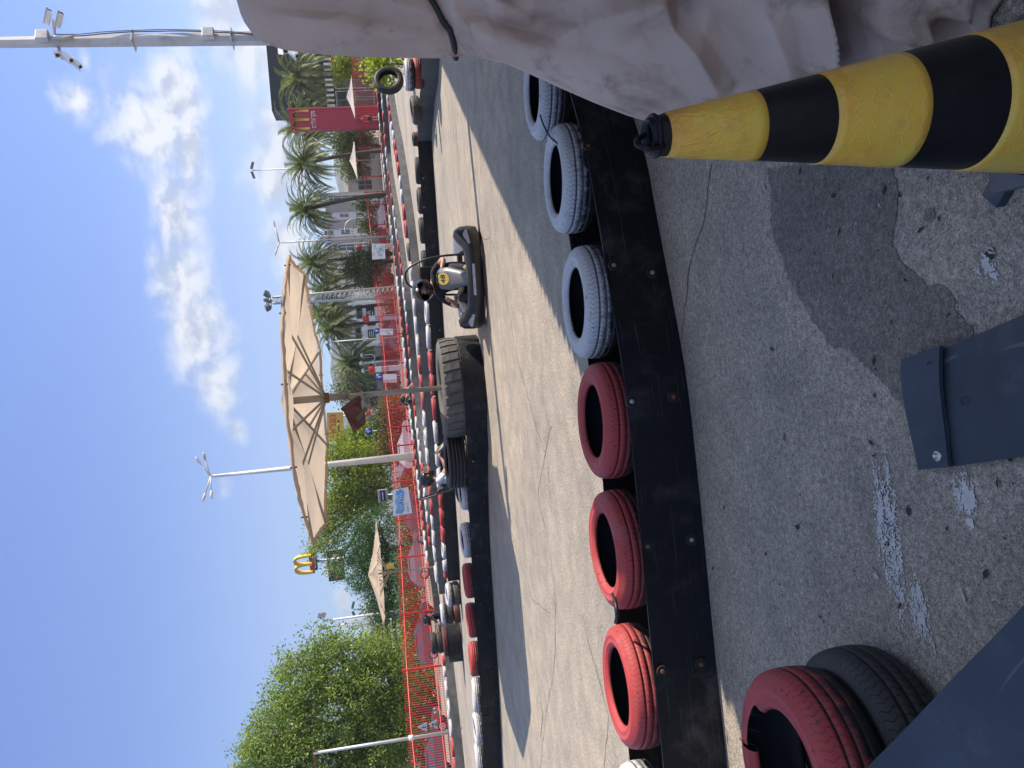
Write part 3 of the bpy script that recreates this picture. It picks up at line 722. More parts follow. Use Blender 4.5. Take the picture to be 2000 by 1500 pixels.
# ------------------------------------------------------------------ traffic cone
def hex_cone_mat():
    m, t, b = new_mat('yellow_reflective_sheet'); tc = t.node('ShaderNodeTexCoord')
    p = t.vmath('SCALE', tc.outputs['UV'], 25.0)
    sx = t.node('ShaderNodeSeparateXYZ'); t.l.new(p, sx.inputs[0])
    cb = t.node('ShaderNodeCombineXYZ'); t.l.new(sx.outputs[0], cb.inputs[0]); t.l.new(sx.outputs[1], cb.inputs[1]); p = cb.outputs[0]
    per, half = (1.0, 1.7320508, 1.0), (.5, .8660254, .5)
    a = t.vmath('SUBTRACT', t.vmath('MODULO', t.vmath('ADD', p, (50, 86.60254, 0)), per), half)
    q = t.vmath('SUBTRACT', t.vmath('MODULO', t.vmath('ADD', p, (50.5, 87.4686, 0)), per), half)
    flat = (1, 1, 0)
    a = t.vmath('MULTIPLY', a, flat); q = t.vmath('MULTIPLY', q, flat)
    la = t.vmath('LENGTH', a, out='Value'); lq = t.vmath('LENGTH', q, out='Value')
    k = t.math('LESS_THAN', la, lq)
    c = t.node('ShaderNodeMix', data_type='VECTOR'); t.put(c.inputs[0], k); t.put(c.inputs[4], q); t.put(c.inputs[5], a)
    ab = t.vmath('ABSOLUTE', c.outputs[1]); sp = t.node('ShaderNodeSeparateXYZ'); t.l.new(ab, sp.inputs[0])
    hd = t.math('MAXIMUM', sp.outputs[0], t.math('ADD', t.math('MULTIPLY', sp.outputs[0], .5), t.math('MULTIPLY', sp.outputs[1], .8660254)))
    line = t.step(hd, .45, .495)
    co = tc.outputs['Object']; n1 = t.noise(co, 7, 4, .6); n2 = t.noise(co, 22, 5, .7); cr = t.noise(t.vmath('MULTIPLY', co, (1, 1, .35)), 26, 3, .6, dist=2.2)
    col = t.ramp(n1, [(.28, (.60, .26, .035)), (.5, (.74, .43, .055)), (.72, (.68, .50, .07))])
    col = t.mix(t.math('MULTIPLY', t.step(n2, .54, .72), .4), col, (.42, .25, .09))
    col = t.mix(t.math('MULTIPLY', line, .17), col, (.80, .60, .28))
    t.put(b.inputs['Base Color'], col); b.inputs['Roughness'].default_value = .27; b.inputs['Specular IOR Level'].default_value = .5
    oz = t.node('ShaderNodeSeparateXYZ'); t.l.new(co, oz.inputs[0])
    wr = t.math('MULTIPLY', cr, t.step(oz.outputs[2], .74, .84))
    h = t.math('ADD', t.math('MULTIPLY', line, .22), t.math('ADD', t.math('MULTIPLY', wr, 2.6), t.math('MULTIPLY', n2, .35)))
    t.put(b.inputs['Normal'], t.bump(h, .5, .006)); return m
M_HEX = hex_cone_mat()
M_CONEB = mat('black_cone_rubber', (.006, .006, .008), .42, 0, .35, 14, .1, 60, dirt=(.025, .023, .022), dirt_amt=.35, ds=9, spec=.25)
CY = 1.52; CT = P(1266, 277, CY); CB = P(1990, 182, CY)
CX = CT.x + .012; CH = CT.z
cone = thing('traffic_cone', 'tall traffic cone with black and honeycomb yellow bands standing before the tarpaulin', 'traffic cone', (CX + .060, CY, 0), -.04)
cone.rotation_euler = (0, -.062, -.04)
r_top, r_bot = .038, .170
def cr_(z): return lerp(r_bot, r_top, (z - .05) / (CH - .05))
zb = [CH, .868, .636, .462, .205, .0]
zb[1], zb[2], zb[3], zb[4] = [P(x, y_, CY - r_).z for x, y_, r_ in ((1313, 275, .042), (1500, 250, .065), (1636, 235, .083), (1818, 212, .11))]
z5 = P(1970, 190, CY - .13).z
m_ = MB()
# black body, then the sheets as sleeves 1.5 mm proud
m_.lathe([(cr_(z), z) for z in (.05, .2, .4, .6, .8, CH - .02)] + [(r_top, CH), (r_top - .004, CH + .004), (r_top - .012, CH - .004), (r_top - .014, CH - .02), (r_top - .012, .75)], 64)
m_.build('cone_body', M_CONEB, cone)
for hi, lo in ((zb[1], zb[2]), (zb[3], zb[4]), (z5, .065)):
    s_ = MB(); n = 10; pf = [(cr_(lerp(lo, hi, k / n)) + .0018, lerp(lo, hi, k / n)) for k in range(n + 1)]
    s_.lathe([(pf[0][0] - .003, lo)] + pf + [(pf[-1][0] - .003, hi)], 72, uvlen=1.0)
    me_ = s_.build('reflective_band', M_HEX, cone)
    uvl = me_.data.uv_layers[0].data; me_v = me_.data.vertices
    for p_ in me_.data.polygons:
        as_ = [atan2(me_v[i].co.y, me_v[i].co.x) for i in p_.vertices]
        if max(as_) - min(as_) > pi: as_ = [q if q > 0 else q + 2 * pi for q in as_]
        for li, a_, i in zip(p_.loop_indices, as_, p_.vertices): uvl[li].uv = (a_ * .115, me_v[i].co.z)
m_ = MB(); rim = [V((r_top * 1.06 * cos(a), r_top * 1.06 * sin(a), CH - .012)) for a in [2 * pi * k / 24 for k in range(24)]]
m_.tube(rim, .006, 8, closed=True)
hk = [V((-.030, -.030, CH - .02)), V((-.032, -.036, CH + .016)), V((-.022, -.028, CH + .034)), V((-.006, -.012, CH + .028)), V((.004, -.004, CH + .008))]
m_.tube(smooth_path(hk, 5), .006, 8); m_.build('cap_rim', M_CONEB, cone)
m_ = MB(); m_.box((0, 0, .028), (.37, .37, .036), 0, None, .008); m_.lathe([(r_bot + .03, .046), (r_bot + .002, .07)], 40); m_.build('cone_base', mat('grey_cone_base', (.10, .10, .11), .6, 0, .2, 8, .2, 40), cone)
for sx in (-1, 1):
    for sy in (-1, 1):
        m_ = MB(); m_.box((sx * .178, sy * .178, .02), (.06, .06, .040), 0, Matrix.Rotation(pi / 4, 3, 'Z'), .006); m_.build('foot', BELT_BLUE_SHEEN, cone)

# ------------------------------------------------------------------ covered machine
def tarp_mat():
    m, t, b = new_mat('dusty_mauve_tarpaulin'); co = t.node('ShaderNodeTexCoord').outputs['Object']
    n1 = t.noise(co, 1.6, 6, .6); n2 = t.noise(co, 5, 7, .68, dist=.6); n3 = t.noise(t.vmath('MULTIPLY', co, (3.0, 3.0, .55)), 2.0, 5, .6); n4 = t.noise(co, 60, 3)
    c = t.ramp(n1, [(.3, (.39, .285, .225)), (.7, (.58, .45, .375))])
    c = t.mix(t.math('MULTIPLY', t.step(n2, .50, .68), .68), c, (.20, .135, .10))
    c = t.mix(t.math('MULTIPLY', t.step(n3, .52, .70), .62), c, (.16, .105, .085))
    sp = t.step(t.noise(co, 13, 5, .7), .68, .74); c = t.mix(t.math('MULTIPLY', sp, .5), c, (.08, .065, .06))
    gz = t.noise(t.vmath('ADD', co, (5, 2, 8)), 2.6, 6, .7); c = t.mix(t.math('MULTIPLY', t.step(gz, .56, .72), .5), c, (.17, .15, .135))
    t.put(b.inputs['Base Color'], c); b.inputs['Roughness'].default_value = .62; b.inputs['Specular IOR Level'].default_value = .35
    t.put(b.inputs['Normal'], t.bump(t.math('ADD', t.math('ADD', n2, t.math('MULTIPLY', n4, .15)), t.math('MULTIPLY', t.voro(t.vmath('MULTIPLY', co, (6, 6, 4)), 1.0), .8)), .3, .012)); return m
M_TARP = tarp_mat()
TY = 2.42
sil_px = [(462, 0), (466, 18), (476, 42), (500, 76), (545, 95), (600, 103), (700, 110), (800, 112), (860, 113), (905, 109), (960, 114), (1000, 124), (1050, 145), (1100, 168), (1180, 203), (1250, 230), (1310, 248), (1400, 268), (1500, 288), (1600, 308), (1700, 329)]
sil = []
for k, (x, y) in enumerate(sil_px):
    Yk = lerp(TY, 2.28, min(1, max(0, (x - 900) / 800))); q = P(x, y, Yk); sil.append((q.z, q.x, Yk))
sil.sort(); ZT = sil[-1][0]
def xl(z): return interp([(a, b_) for a, b_, c_ in sil], z)
def yl(z): return interp([(a, c_) for a, b_, c_ in sil], z)
# creases of the cloth: ends (as seen in the photo), height in metres, half width
FOLDS = [(905, 55, 1040, 112, .05, 26), (930, 20, 1085, 72, -.075, 30), (955, 2, 1036, 28, .055, 16), (1040, 28, 1135, 45, -.09, 38), (1040, 112, 1112, 58, .045, 18), (1112, 58, 1265, -5, .045, 24),
         (1275, 6, 1388, 168, .07, 30), (1275, 6, 1195, 62, .045, 26), (1305, 75, 1345, 5, -.05, 32), (1180, 92, 1350, 192, -.035, 34), (1400, 30, 1470, 120, -.03, 40), (1480, 10, 1540, 150, .03, 34),
         (1592, 5, 1614, 145, .085, 24), (1655, -10, 1660, 125, -.13, 36), (1700, 42, 1786, 50, .075, 16), (1786, 50, 1795, 120, .055, 16), (1850, -10, 1905, 62, .06, 28), (1830, 66, 1905, 18, -.05, 24),
         (1000, 106, 1300, 204, -.028, 12), (520, 8, 860, 42, -.035, 24), (560, 34, 842, 78, .035, 24), (690, -6, 845, 28, .045, 20), (472, 42, 640, 84, -.02, 18), (905, 112, 842, -20, -.032, 15), (870, 80, 980, 20, .03, 16), (720, 62, 800, 95, -.02, 20), (600, 60, 700, 20, .02, 20)]
def tdisp(p, u, z):
    ix, iy = pr(p); d = 0.0
    for x0, y0, x1, y1, h, w in FOLDS:
        vx, vy = x1 - x0, y1 - y0; L2 = vx * vx + vy * vy; t_ = max(0.0, min(1.0, ((ix - x0) * vx + (iy - y0) * vy) / L2))
        e = sqrt((ix - x0 - t_ * vx) ** 2 + (iy - y0 - t_ * vy) ** 2)
        if e < w * 1.6: d += 1.4 * h * (1 - e / (w * 1.6)) ** 1.25 * (.55 + .45 * sin(pi * min(1, max(0, t_ * .9 + .05))))
    q2 = V((u * 3.6 - z * .9, z * 1.8 + u * .6, 5.2)); f = noise.voronoi(q2)[0]; d += .030 * (f[0] - .4)
    q3 = V((u * 8 + z * 2.0, z * 5.0, 9.1)); f = noise.voronoi(q3)[0]; d += .016 * (f[0] - .4) + .010 * noise.noise(q3 * .6) + .004 * noise.noise(q3 * 3.5)
    return d * min(1.0, .12 + u / .16)
def tbase(u, z):
    """u runs from the left edge of the cover (0) round its front to the right"""
    S = V((xl(z), yl(z), z)); k = max(0.0, 1 - z / 1.25); ang = radians(lerp(-10, -58, k ** .8)); L = 1.55
    e = V((cos(ang), sin(ang), 0)); n = V((e.y, -e.x, 0)); 
    if n.y > 0: n = -n
    w = u * L; bow = .16 * sin(pi * min(1, u * 1.1)) * (1 - .4 * k)
    rd = .06 * exp(-u / .035)
    return S + e * w + n * (bow - rd + .06), n
def tarp_pt(u, z, extra=0.0):
    p, n = tbase(u, z); return p + n * (tdisp(p, u, z) + extra)
tp = thing('tarpaulin_cover', 'dirty mauve tarpaulin tied over a tall machine beside the cone', 'tarpaulin', (1.6, 2.6, 0))
m_ = MB(); rings = []; NU, NZ = 240, 230
def back_of(z):
    S = V((xl(z), yl(z), z)); out = []
    for dx, dy in ((2.1, .1), (2.15, .6), (2.0, 1.15), (1.5, 1.3), (.95, 1.15), (.5, .72), (.2, .34), (.05, .12)):
        q = V((S.x + dx, S.y + dy, z)); out.append(q + noise.noise_vector(q * 2) * .03 * (dx > .3))
        out[-1].z = z
    return out
for j in range(NZ + 1):
    z = .012 + (ZT - .012) * j / NZ
    rings.append([tarp_pt((i / NU) ** 1.15, z) for i in range(NU + 1)] + back_of(z))
top = rings[-1]; cen = V((xl(ZT) + 1.1, 2.85, 0))
for k, (sc, dz) in enumerate(((.95, .03), (.8, .07), (.55, .11), (.25, .13), (.03, .135))):
    rings.append([V((cen.x + (p.x - cen.x) * sc, cen.y + (p.y - cen.y) * sc, ZT + dz + .012 * noise.noise(p * 4))) for p in top])
m_.loft(rings, 0, True, True); m_.build('cover', M_TARP, tp, world=True)
cz = []
for k in range(46):
    u = k / 45 * .9; bz = min((abs(pr(tbase(u, z_ * .01)[0])[0] - (845 + 60 * pr(tbase(u, z_ * .01)[0])[1] / 108)), z_ * .01) for z_ in range(60, 190)); cz.append((u, bz[1]))
cz = [(u, sum(c[1] for c in cz[max(0, k - 2):k + 3]) / len(cz[max(0, k - 2):k + 3])) for k, (u, z_) in enumerate(cz)]
S_ = tarp_pt(0, cz[0][1]); m_ = MB(); m_.tube([S_ + V((.25, .32, 0)), S_ + V((.06, .10, 0)), S_ + V((.004, .02, 0))] + [tarp_pt(u, z, .008) for u, z in cz[1:]], .0095, 8); m_.build('bungee_cord', M_INK, tp, world=True)

# ------------------------------------------------------------------ rubber sheets and the torn tyre stack at the very front
pl = thing('rubber_sheet', 'dusty blue grey rubber strip with a riveted lapped end lying on the paving', 'rubber sheet', tuple(G(1900, 790)))
E1 = [(1760, 702), (1766, 730), (1774, 765), (1783, 810), (1790, 860), (1795, 918)]      # free end
def strip(e_px, far_px, z0, bow, th, mats, name, n=16):
    a = [G(x, y, z0) for x, y in e_px]; f = [G(x, y, z0) for x, y in far_px]
    top = []
    for i in range(n + 1):
        t_ = i / n; row = []
        for p, q in zip(a, f):
            s_ = p.lerp(q, t_); row.append(s_)
        for k, s_ in enumerate(row):
            u = k / (len(row) - 1); s_.z = z0 + bow * (1 - (2 * u - 1) ** 2) * 1.0 + .004 * noise.noise(s_ * 6)
        top.append(row)
    mb_ = MB()
    rings_ = [r_ + [p - V((0, 0, th)) for p in reversed(r_)] for r_ in top]
    mb_.loft(rings_, 0, False, True); return mb_
def far(pts, k): return [(x + k * dx, y + k * dy) for (x, y), (dx, dy) in zip(pts, [(240, -92), (240, -85), (236, -72), (232, -58), (226, -44), (220, -30)])]
strip(E1, [(1835, 676), (1842, 708), (1847, 750), (1853, 800), (1855, 850), (1852, 912)], .040, .022, .012, None, 'x', 6).build('lapped_end', BELT_BLUE_SHEEN, pl, world=True)
strip([(1822, 690), (1830, 720), (1838, 760), (1845, 810), (1846, 860), (1840, 914)], far(E1, 1.4), .024, .022, .012, None, 'x', 18).build('strip', BELT_BLUE_SHEEN, pl, world=True)
g = G(1832, 890, .043); m_ = MB(); m_.lathe([(0, .001), (.017, .001), (.018, .003), (.012, .006), (.009, .006), (.008, .012), (.004, .015), (0, .0155)], 20, g, 0, None, True); m_.build('rivet', STEEL, pl, world=True)
for (x, y), r_ in (((1815, 712), .007), ((1882, 783), .010)):
    g = G(x, y, .052 if x < 1830 else .047); m_ = MB(); m_.lathe([(r_ * 1.5, -.004), (r_ * 1.25, .0015), (r_, .0), (r_ * .8, -.003), (0, -.004)], 16, g, [0, 0, 1, 1]); m_.build('bolt_hole', [BELT_BLUE_SHEEN, T_LINER], pl, world=True)

a, b_ = G(2060, 1128, .33), G(1640, 1562, .33); dirv = (b_ - a).normalized(); nrm = V((dirv.y, -dirv.x, 0))
if nrm.y > 0: nrm = -nrm
m_ = MB(); r1 = []
for i in range(25):
    t_ = i / 24; p = a.lerp(b_, t_); sag = .006 * noise.noise(p * 4)
    r1.append([p + V((0, 0, sag)), p + nrm * .22 + V((0, 0, -.05 + .010 * noise.noise(p * 5))), p + nrm * .5 + V((0, 0, -.20)), p + nrm * .62 + V((0, 0, -.325)), p + nrm * .628 + V((0, 0, -.32)), p + nrm * .51 + V((0, 0, -.188)), p + nrm * .225 + V((0, 0, -.038 + .010 * noise.noise(p * 5))), p + V((0, 0, .012 + sag))])
m_.loft(r1, 0, False, True)
sh = m_.build('rubber_sheet', BELT_BLUE_SHEEN, None, world=True); tag(sh, 'dusty blue grey rubber sheet with one bolt hole leaning before the torn red tyre', 'rubber sheet')
g = G(1873, 1352, .33); m_ = MB(); m_.lathe([(.013, -.002), (.0105, .001), (.0085, -.001), (.006, -.004), (0, -.004)], 16, g + V((0, 0, .004)), [0, 0, 1, 1]); m_.build('bolt_hole', [BELT_BLUE_SHEEN, T_LINER], sh, world=True) if False else None

def torn_tyre():
    pf, mis = tyre_prof(True); n = 120; N = len(pf); mb = MB()
    vs = [(r_ * cos(2 * pi * k / n), r_ * sin(2 * pi * k / n), z) for k in range(n) for r_, z in pf]; fs, ms, us = [], [], []
    L = [0]
    for j in range(N): q = pf[(j + 1) % N]; L.append(L[-1] + sqrt((q[0] - pf[j][0]) ** 2 + (q[1] - pf[j][1]) ** 2))
    for k in range(n):
        ang = 360 * k / n
        cut = 0
        if 60 < ang < 118:
            e = (ang - 60) / 58; cut = 3.1 + 2.2 * noise.noise(V((ang * .11, 0, 3))) - (5 if (e < .08 or e > .94) else 0)
        for j in range(N):
            if cut > 0 and (j < cut or j >= N - 2): continue
            k2 = (k + 1) % n; j2 = (j + 1) % N
            fs.append((k * N + j, k2 * N + j, k2 * N + j2, k * N + j2)); ms.append(mis[j]); us.append(((k / n, L[j]), ((k + 1) / n, L[j]), ((k + 1) / n, L[j + 1]), (k / n, L[j + 1])))
    b = mb.add(vs, fs, 0, True, us); mb.m = ms; return mb
SX = G(1640, 1478, .2)
SCN = V((-1.345, 2.33, 0))
TM['torn'] = torn_tyre().mesh('torn_tyre', [T_RED, T_GROOVE, T_LINER])
tt = bpy.data.objects.new('torn_tyre', TM['torn']); COL.objects.link(tt); tt.location = (SCN.x, SCN.y, .318); tt.rotation_euler = (.0, .03, -.42); tt.scale = (1.0, 1.0, 1.02)
tag(tt, 'bright red tyre with a torn black sidewall on a bare tyre at the front', 'tyre')
m_ = MB(); rr = random.Random(3)
for k in (0, 1, 3, 4, 6, 8):        # ragged flaps of the torn sidewall
    a0 = radians(60 + 58 * k / 9); a1 = a0 + radians(8.5); zt = .085 + .01 * rr.random()
    r_o, r_i = .315, .225 + .075 * rr.random()
    m_.loft([[V((r_o * cos(a0), r_o * sin(a0), .078)), V((r_o * cos(a1), r_o * sin(a1), .08)), V((r_o * cos(a1), r_o * sin(a1), .072)), V((r_o * cos(a0), r_o * sin(a0), .070))],
             [V((r_i * cos(a0 + .02), r_i * sin(a0 + .02), zt + .012)), V((r_i * cos(a1 - .05), r_i * sin(a1 - .05), zt - .03)), V((r_i * cos(a1 - .05), r_i * sin(a1 - .05), zt - .037)), V((r_i * cos(a0 + .02), r_i * sin(a0 + .02), zt + .005))]], 0, False, True)
m_.build('torn_flap', T_BLACK, tt)
tyre('black', (SCN.x + .035, SCN.y - .012, .105), 'bare black tyre at the bottom of the stack under the torn red one', None, 0, (1.03, 1.03, 1.0), (.0, .0, 1.1))

# ------------------------------------------------------------------ shed whose roof edge shades the near paving (stands out of frame on the right)
HS = 3.5; kx, ky = SUN_V.x / SUN_V.z, SUN_V.y / SUN_V.z
def edge(x): return V((x + kx * HS, 6.19 + 1.42 * x + ky * HS, HS))
A0, B0 = edge(-3.9), edge(9.5); ed = (B0 - A0).normalized(); en = V((ed.y, -ed.x, 0))
shed = thing('shed', 'corrugated metal shed standing to the right of the track', 'shed', (A0.x, A0.y, 0))
m_ = MB(); L_ = (B0 - A0).length; n = int(L_ / .025); r1, r2 = [], []
for i in range(n + 1):
    p = A0 + ed * (i * .025); w = .045 * (abs((i % 8) - 4) / 2 - 1) + .012 * noise.noise(p * 2)
    r1.append(p + V((0, 0, w)) + en * (0.05 * (.5 + noise.noise(V((i // 34, 3.3, 0))) * .5))); r2.append(p + en * 3.4 + V((0, 0, .55 + w)))
m_.loft([r1, r2], 0, True, False, ring_closed=False); m_.build('roof', mat('zinc_sheet', (.42, .43, .44), .45, .6, .15, 2), shed, world=True)
m_ = MB()
for i in range(0, n, 2):
    p = A0 + ed * (i * .025) + en * 3.2; q = A0 + ed * ((i + 2) * .025) + en * 3.2; o_ = en * (.02 if (i // 2) % 2 else 0); o2 = en * (0 if (i // 2) % 2 else .02)
    m_.quad((p + o_) * 1 - V((0, 0, HS - .0)), q + o2 - V((0, 0, HS)), q + o2 + V((0, 0, .45)), p + o_ + V((0, 0, .45)))
m_.build('back_wall', mat('painted_cladding', (.35, .36, .38), .6, .1, .1, 1), shed, world=True)

for k in range(5):
    p = A0 + ed * (L_ * (.02 + .24 * k)) + en * (.15 if k else 1.2)
    if k: m_ = MB(); m_.box((p.x, p.y, HS / 2 - .02), (.10, .10, HS - .04)); m_.build('post', M_GALV, shed, world=True)
# ------------------------------------------------------------------ umbrellas
def umbrella(name, label, c, zr, R, apex, n=8, rot=pi / 8, foot=0.0, tilt=(0, 0), canvas=M_CANVAS, pole=.045, detail=True, group=None, collar=2.66, valance=.10):
    u = thing(name, label, 'umbrella', (c[0], c[1], 0), 0, group)
    def rim(a, k=1.0, dz=0.0):
        x, y = R * k * cos(a), R * k * sin(a); return V((x, y, zr + dz + tilt[0] * x + tilt[1] * y))
    ap = V((0, 0, apex)); cv = []; mb = MB()
    # canopy: gores sag between the ribs
    NR, NS = 9, 8; grid = []
    for s in range(n * NS):
        gi, fr = divmod(s, NS); a0 = rot + 2 * pi * gi / n; a1 = a0 + 2 * pi / n; row = []
        for r in range(1, NR + 1):
            t_ = r / NR; p = (ap.lerp(rim(a0), t_)).lerp(ap.lerp(rim(a1), t_), fr / NS)
            sag = -.10 * (R / 2.45) * sin(pi * fr / NS) * sin(pi * min(1, t_ * .9)) - .05 * R / 2.45 * sin(pi * t_)
            if r == NR: sag = -.0 + .028 * sin(pi * fr / NS)
            row.append(p + V((0, 0, sag)))
        grid.append(row)
    M_ = n * NS; vs = [ap] + [p for row in grid for p in row]; fs = []
    for s in range(M_):
        s2 = (s + 1) % M_; fs.append((0, 1 + s * NR, 1 + s2 * NR))
        for r in range(NR - 1): fs.append((1 + s * NR + r, 1 + s * NR + r + 1, 1 + s2 * NR + r + 1, 1 + s2 * NR + r))
    mb.add(vs, fs, 0, True); mb.build('canopy', canvas, u)
    if detail:   # rolled hem, lumpy where it is tied to the rim
        mb = MB(); pts = []; rs = []
        for s in range(M_ * 2):
            i0, f = divmod(s, 2); p = grid[i0][-1].lerp(grid[(i0 + 1) % M_][-1], f / 2); q = V((p.x, p.y, 0)).normalized()
            pts.append(p + V((0, 0, -.035 + .020 * noise.noise(p * 5))) + q * .012 * noise.noise(p * 6 + V((4, 0, 0)))); rs.append(.026 + .018 * noise.noise(p * 7))
        mb.tube(pts, rs, 7, closed=True); mb.build('hem', M_CANVAS, u)
        mb = MB()
        for s in range(0, M_, 5):
            p = grid[s][-1]; mb.box(p + V((0, 0, -.03)), (.018, .018, .10), 0, Matrix.Rotation(s, 3, 'Z'))
        mb.build('tie', M_INK, u)
    hub = V((0, 0, collar))
    for k in range(n):
        a = rot + 2 * pi * k / n; w = .030 if detail else .03
        rb = MB(); e = rim(a) + V((0, 0, -.03)); s_ = ap + V((0, 0, -.10)); rb.bar(s_, e, w * .8, w * 1.4); ro = rb.build('rib', M_PARA_POLE, u)
        st = MB(); m2 = s_.lerp(e, .5) + V((0, 0, -.02)); st.bar(hub, m2, w * .8, w * 1.1); st.build('strut', M_PARA_POLE, ro)
    pb = MB(); pb.tube([V((0, 0, foot)), V((0, 0, collar - .35))], pole * .72, 12, sm=True); pb.tube([V((0, 0, collar - .35)), V((0, 0, apex - .05))], pole, 12); pb.build('pole', M_PARA_POLE, u)
    cb = MB(); cb.lathe([(pole, -.05), (pole * 1.45, -.045), (pole * 1.45, .03), (pole, .04)], 12, hub); cb.build('collar', RUST if detail else M_PARA_POLE, u)
    return u
umbrella('umbrella', 'big beige octagonal umbrella planted in the huge tractor tyre', (.04, 13.5), 2.985, 2.47, 3.42, foot=.62, tilt=(-.003, -.022), pole=.062, valance=.12)
# horn loudspeakers and a tied brown cloth on its pole
UP_ = V((.06, 13.5, 0))
z_ = P(708, 770, 13.42).z
sp = thing('speaker_bracket', 'grey bracket with two slim loudspeaker bars clamped to the umbrella pole', 'bracket', (.05, 13.42, z_))
m_ = MB(); m_.bar((-.28, 0, 0), (.06, 0, .02), .05, .055); m_.build('bracket_arm', M_PARA_POLE, sp)
for x, z, ang in ((.17, .10, -35), (-.34, .04, 40)):
    m_ = MB(); m_.box((0, 0, 0), (.26, .09, .07), 0, None, .01); o = m_.build('speaker_bar', mat('brown_speaker', (.10, .085, .07), .6), sp); o.location = (x, -.02, z); o.rotation_euler = (0, radians(ang), .2)
m_ = MB(); rows = []
for i in range(17):
    u = i / 16; row = []
    pa = (lerp(704, 668, u), lerp(777, 799, u))
    pb_ = (interp([(0, 711), (.45, 715), (1, 691)], u), interp([(0, 790), (.45, 828), (1, 844)], u))
    for j in range(17):
        v = j / 16; x, y = lerp(pa[0], pb_[0], v), lerp(pa[1], pb_[1], v)
        q = P(x, y, 13.44); q.y += .06 * sin(u * 9 + v * 3) * (.3 + v) + .03 * noise.noise(q * 5); row.append(q)
    rows.append(row)
m_.loft(rows, 0, True, False, ring_closed=False)
m_.tube([P(704, 777, 13.40), P(693, 784, 13.39), P(680, 793, 13.40), P(667, 800, 13.42)], [.05, .055, .045, .03], 8)
tag(m_.build('cloth', mat('maroon_cloth', (.135, .062, .065), .9, 0, .15, 4, .3, 20, trans=.25), None, world=True), 'maroon cloth hung like a flag from the pole of the big umbrella', 'cloth')

s = P(842, 1108, 36)
umbrella('umbrella', 'smaller beige octagonal umbrella by the red fence, left of the golden arches', (s.x, 36), 2.78, 2.45, 3.35, foot=0, tilt=(.0, -.01), pole=.05, detail=False, collar=2.35)
q = P(762, 1106, 35.9); m_ = MB(); m_.box(q, (.22, .14, .34), 0, None, .03); tag(m_.build('yellow_bag', mat('yellow_plastic', (.55, .44, .08), .6, 0, .2, 6), None, world=True), 'yellow bag hung on the pole of the smaller umbrella', 'bag')
s = P(735, 312, 92); umbrella('umbrella', 'pale cream sunshade with a pointed top between two palms', (s.x, 92), P(695, 312, 92).z, 3.0, P(682, 308, 92).z, canvas=M_CANVAS2, pole=.06, detail=False, collar=P(700, 312, 92).z, n=4, rot=.5)
s = P(735, 188, 92); umbrella('umbrella', 'pale cream sunshade beside the red pylon sign', (s.x, 92), P(690, 188, 92).z, 3.1, P(677, 192, 92).z, canvas=M_CANVAS2, pole=.06, detail=False, collar=P(700, 188, 92).z, n=4, rot=.3)
# ------------------------------------------------------------------ people: one skinned surface each
def skin_mesh(name, nodes, edges, root, mats, sub=2, pick=None):
    """nodes: {key: (co, radius)}; pick(co)->material index"""
    keys = list(nodes); ix = {k: i for i, k in enumerate(keys)}
    me = bpy.data.meshes.new('skel'); me.from_pydata([tuple(nodes[k][0]) for k in keys], [(ix[a], ix[b]) for a, b in edges], [])
    o = bpy.data.objects.new('skel', me); COL.objects.link(o); o.modifiers.new('s', 'SKIN')
    for i, k in enumerate(keys):
        r_ = nodes[k][1]; d = me.skin_vertices[0].data[i]; d.radius = (r_, r_) if not isinstance(r_, tuple) else r_; d.use_root = (k == root)
    sb = o.modifiers.new('u', 'SUBSURF'); sb.levels = sub; sb.render_levels = sub
    bpy.context.view_layer.update(); dg = bpy.context.evaluated_depsgraph_get()
    m2 = bpy.data.meshes.new_from_object(o.evaluated_get(dg)); m2.name = name
    bpy.data.objects.remove(o); bpy.data.meshes.remove(me)
    m2.materials.clear()
    for m in mats: m2.materials.append(m)
    for p in m2.polygons:
        p.use_smooth = True; p.material_index = pick(p.center) if pick else 0
    return m2
def hand(nodes, edges, wrist, pre, w, fwd, side, nrm, curl=.9, s=1.0):
    """palm and five separate bent fingers; fwd along the palm, side towards the thumb, nrm out of the palm's grip side"""
    w, fwd, side, nrm = V(w), V(fwd).normalized(), V(side).normalized(), V(nrm).normalized()
    pk = pre + 'palm'; nodes[pk] = (w + fwd * .055 * s, (.036 * s, .02 * s)); edges.append((wrist, pk))
    for k, (off, ln) in enumerate(((.030, .070), (.010, .080), (-.010, .074), (-.028, .058))):
        a = w + fwd * .090 * s + side * off * s; c1 = a + (fwd * cos(curl * .6) + nrm * sin(curl * .6)) * ln * .45 * s
        c2 = c1 + (fwd * cos(curl * 1.7) + nrm * sin(curl * 1.7)) * ln * .4 * s; c3 = c2 + (fwd * cos(curl * 2.5) + nrm * sin(curl * 2.5)) * ln * .3 * s
        last = pk
        for j, (c, r_) in enumerate(((a, .0105), (c1, .0095), (c2, .0085), (c3, .0075))):
            n_ = '%sf%d%d' % (pre, k, j); nodes[n_] = (c, r_ * s); edges.append((last, n_)); last = n_
    t1 = w + fwd * .035 * s + side * .040 * s; t2 = t1 + (fwd * .6 + side * .45 + nrm * .5).normalized() * .038 * s; t3 = t2 + (fwd * .5 + nrm * .8).normalized() * .03 * s
    last = pk
    for j, (c, r_) in enumerate(((t1, .013), (t2, .011), (t3, .009))):
        n_ = '%st%d' % (pre, j); nodes[n_] = (c, r_ * s); edges.append((last, n_)); last = n_

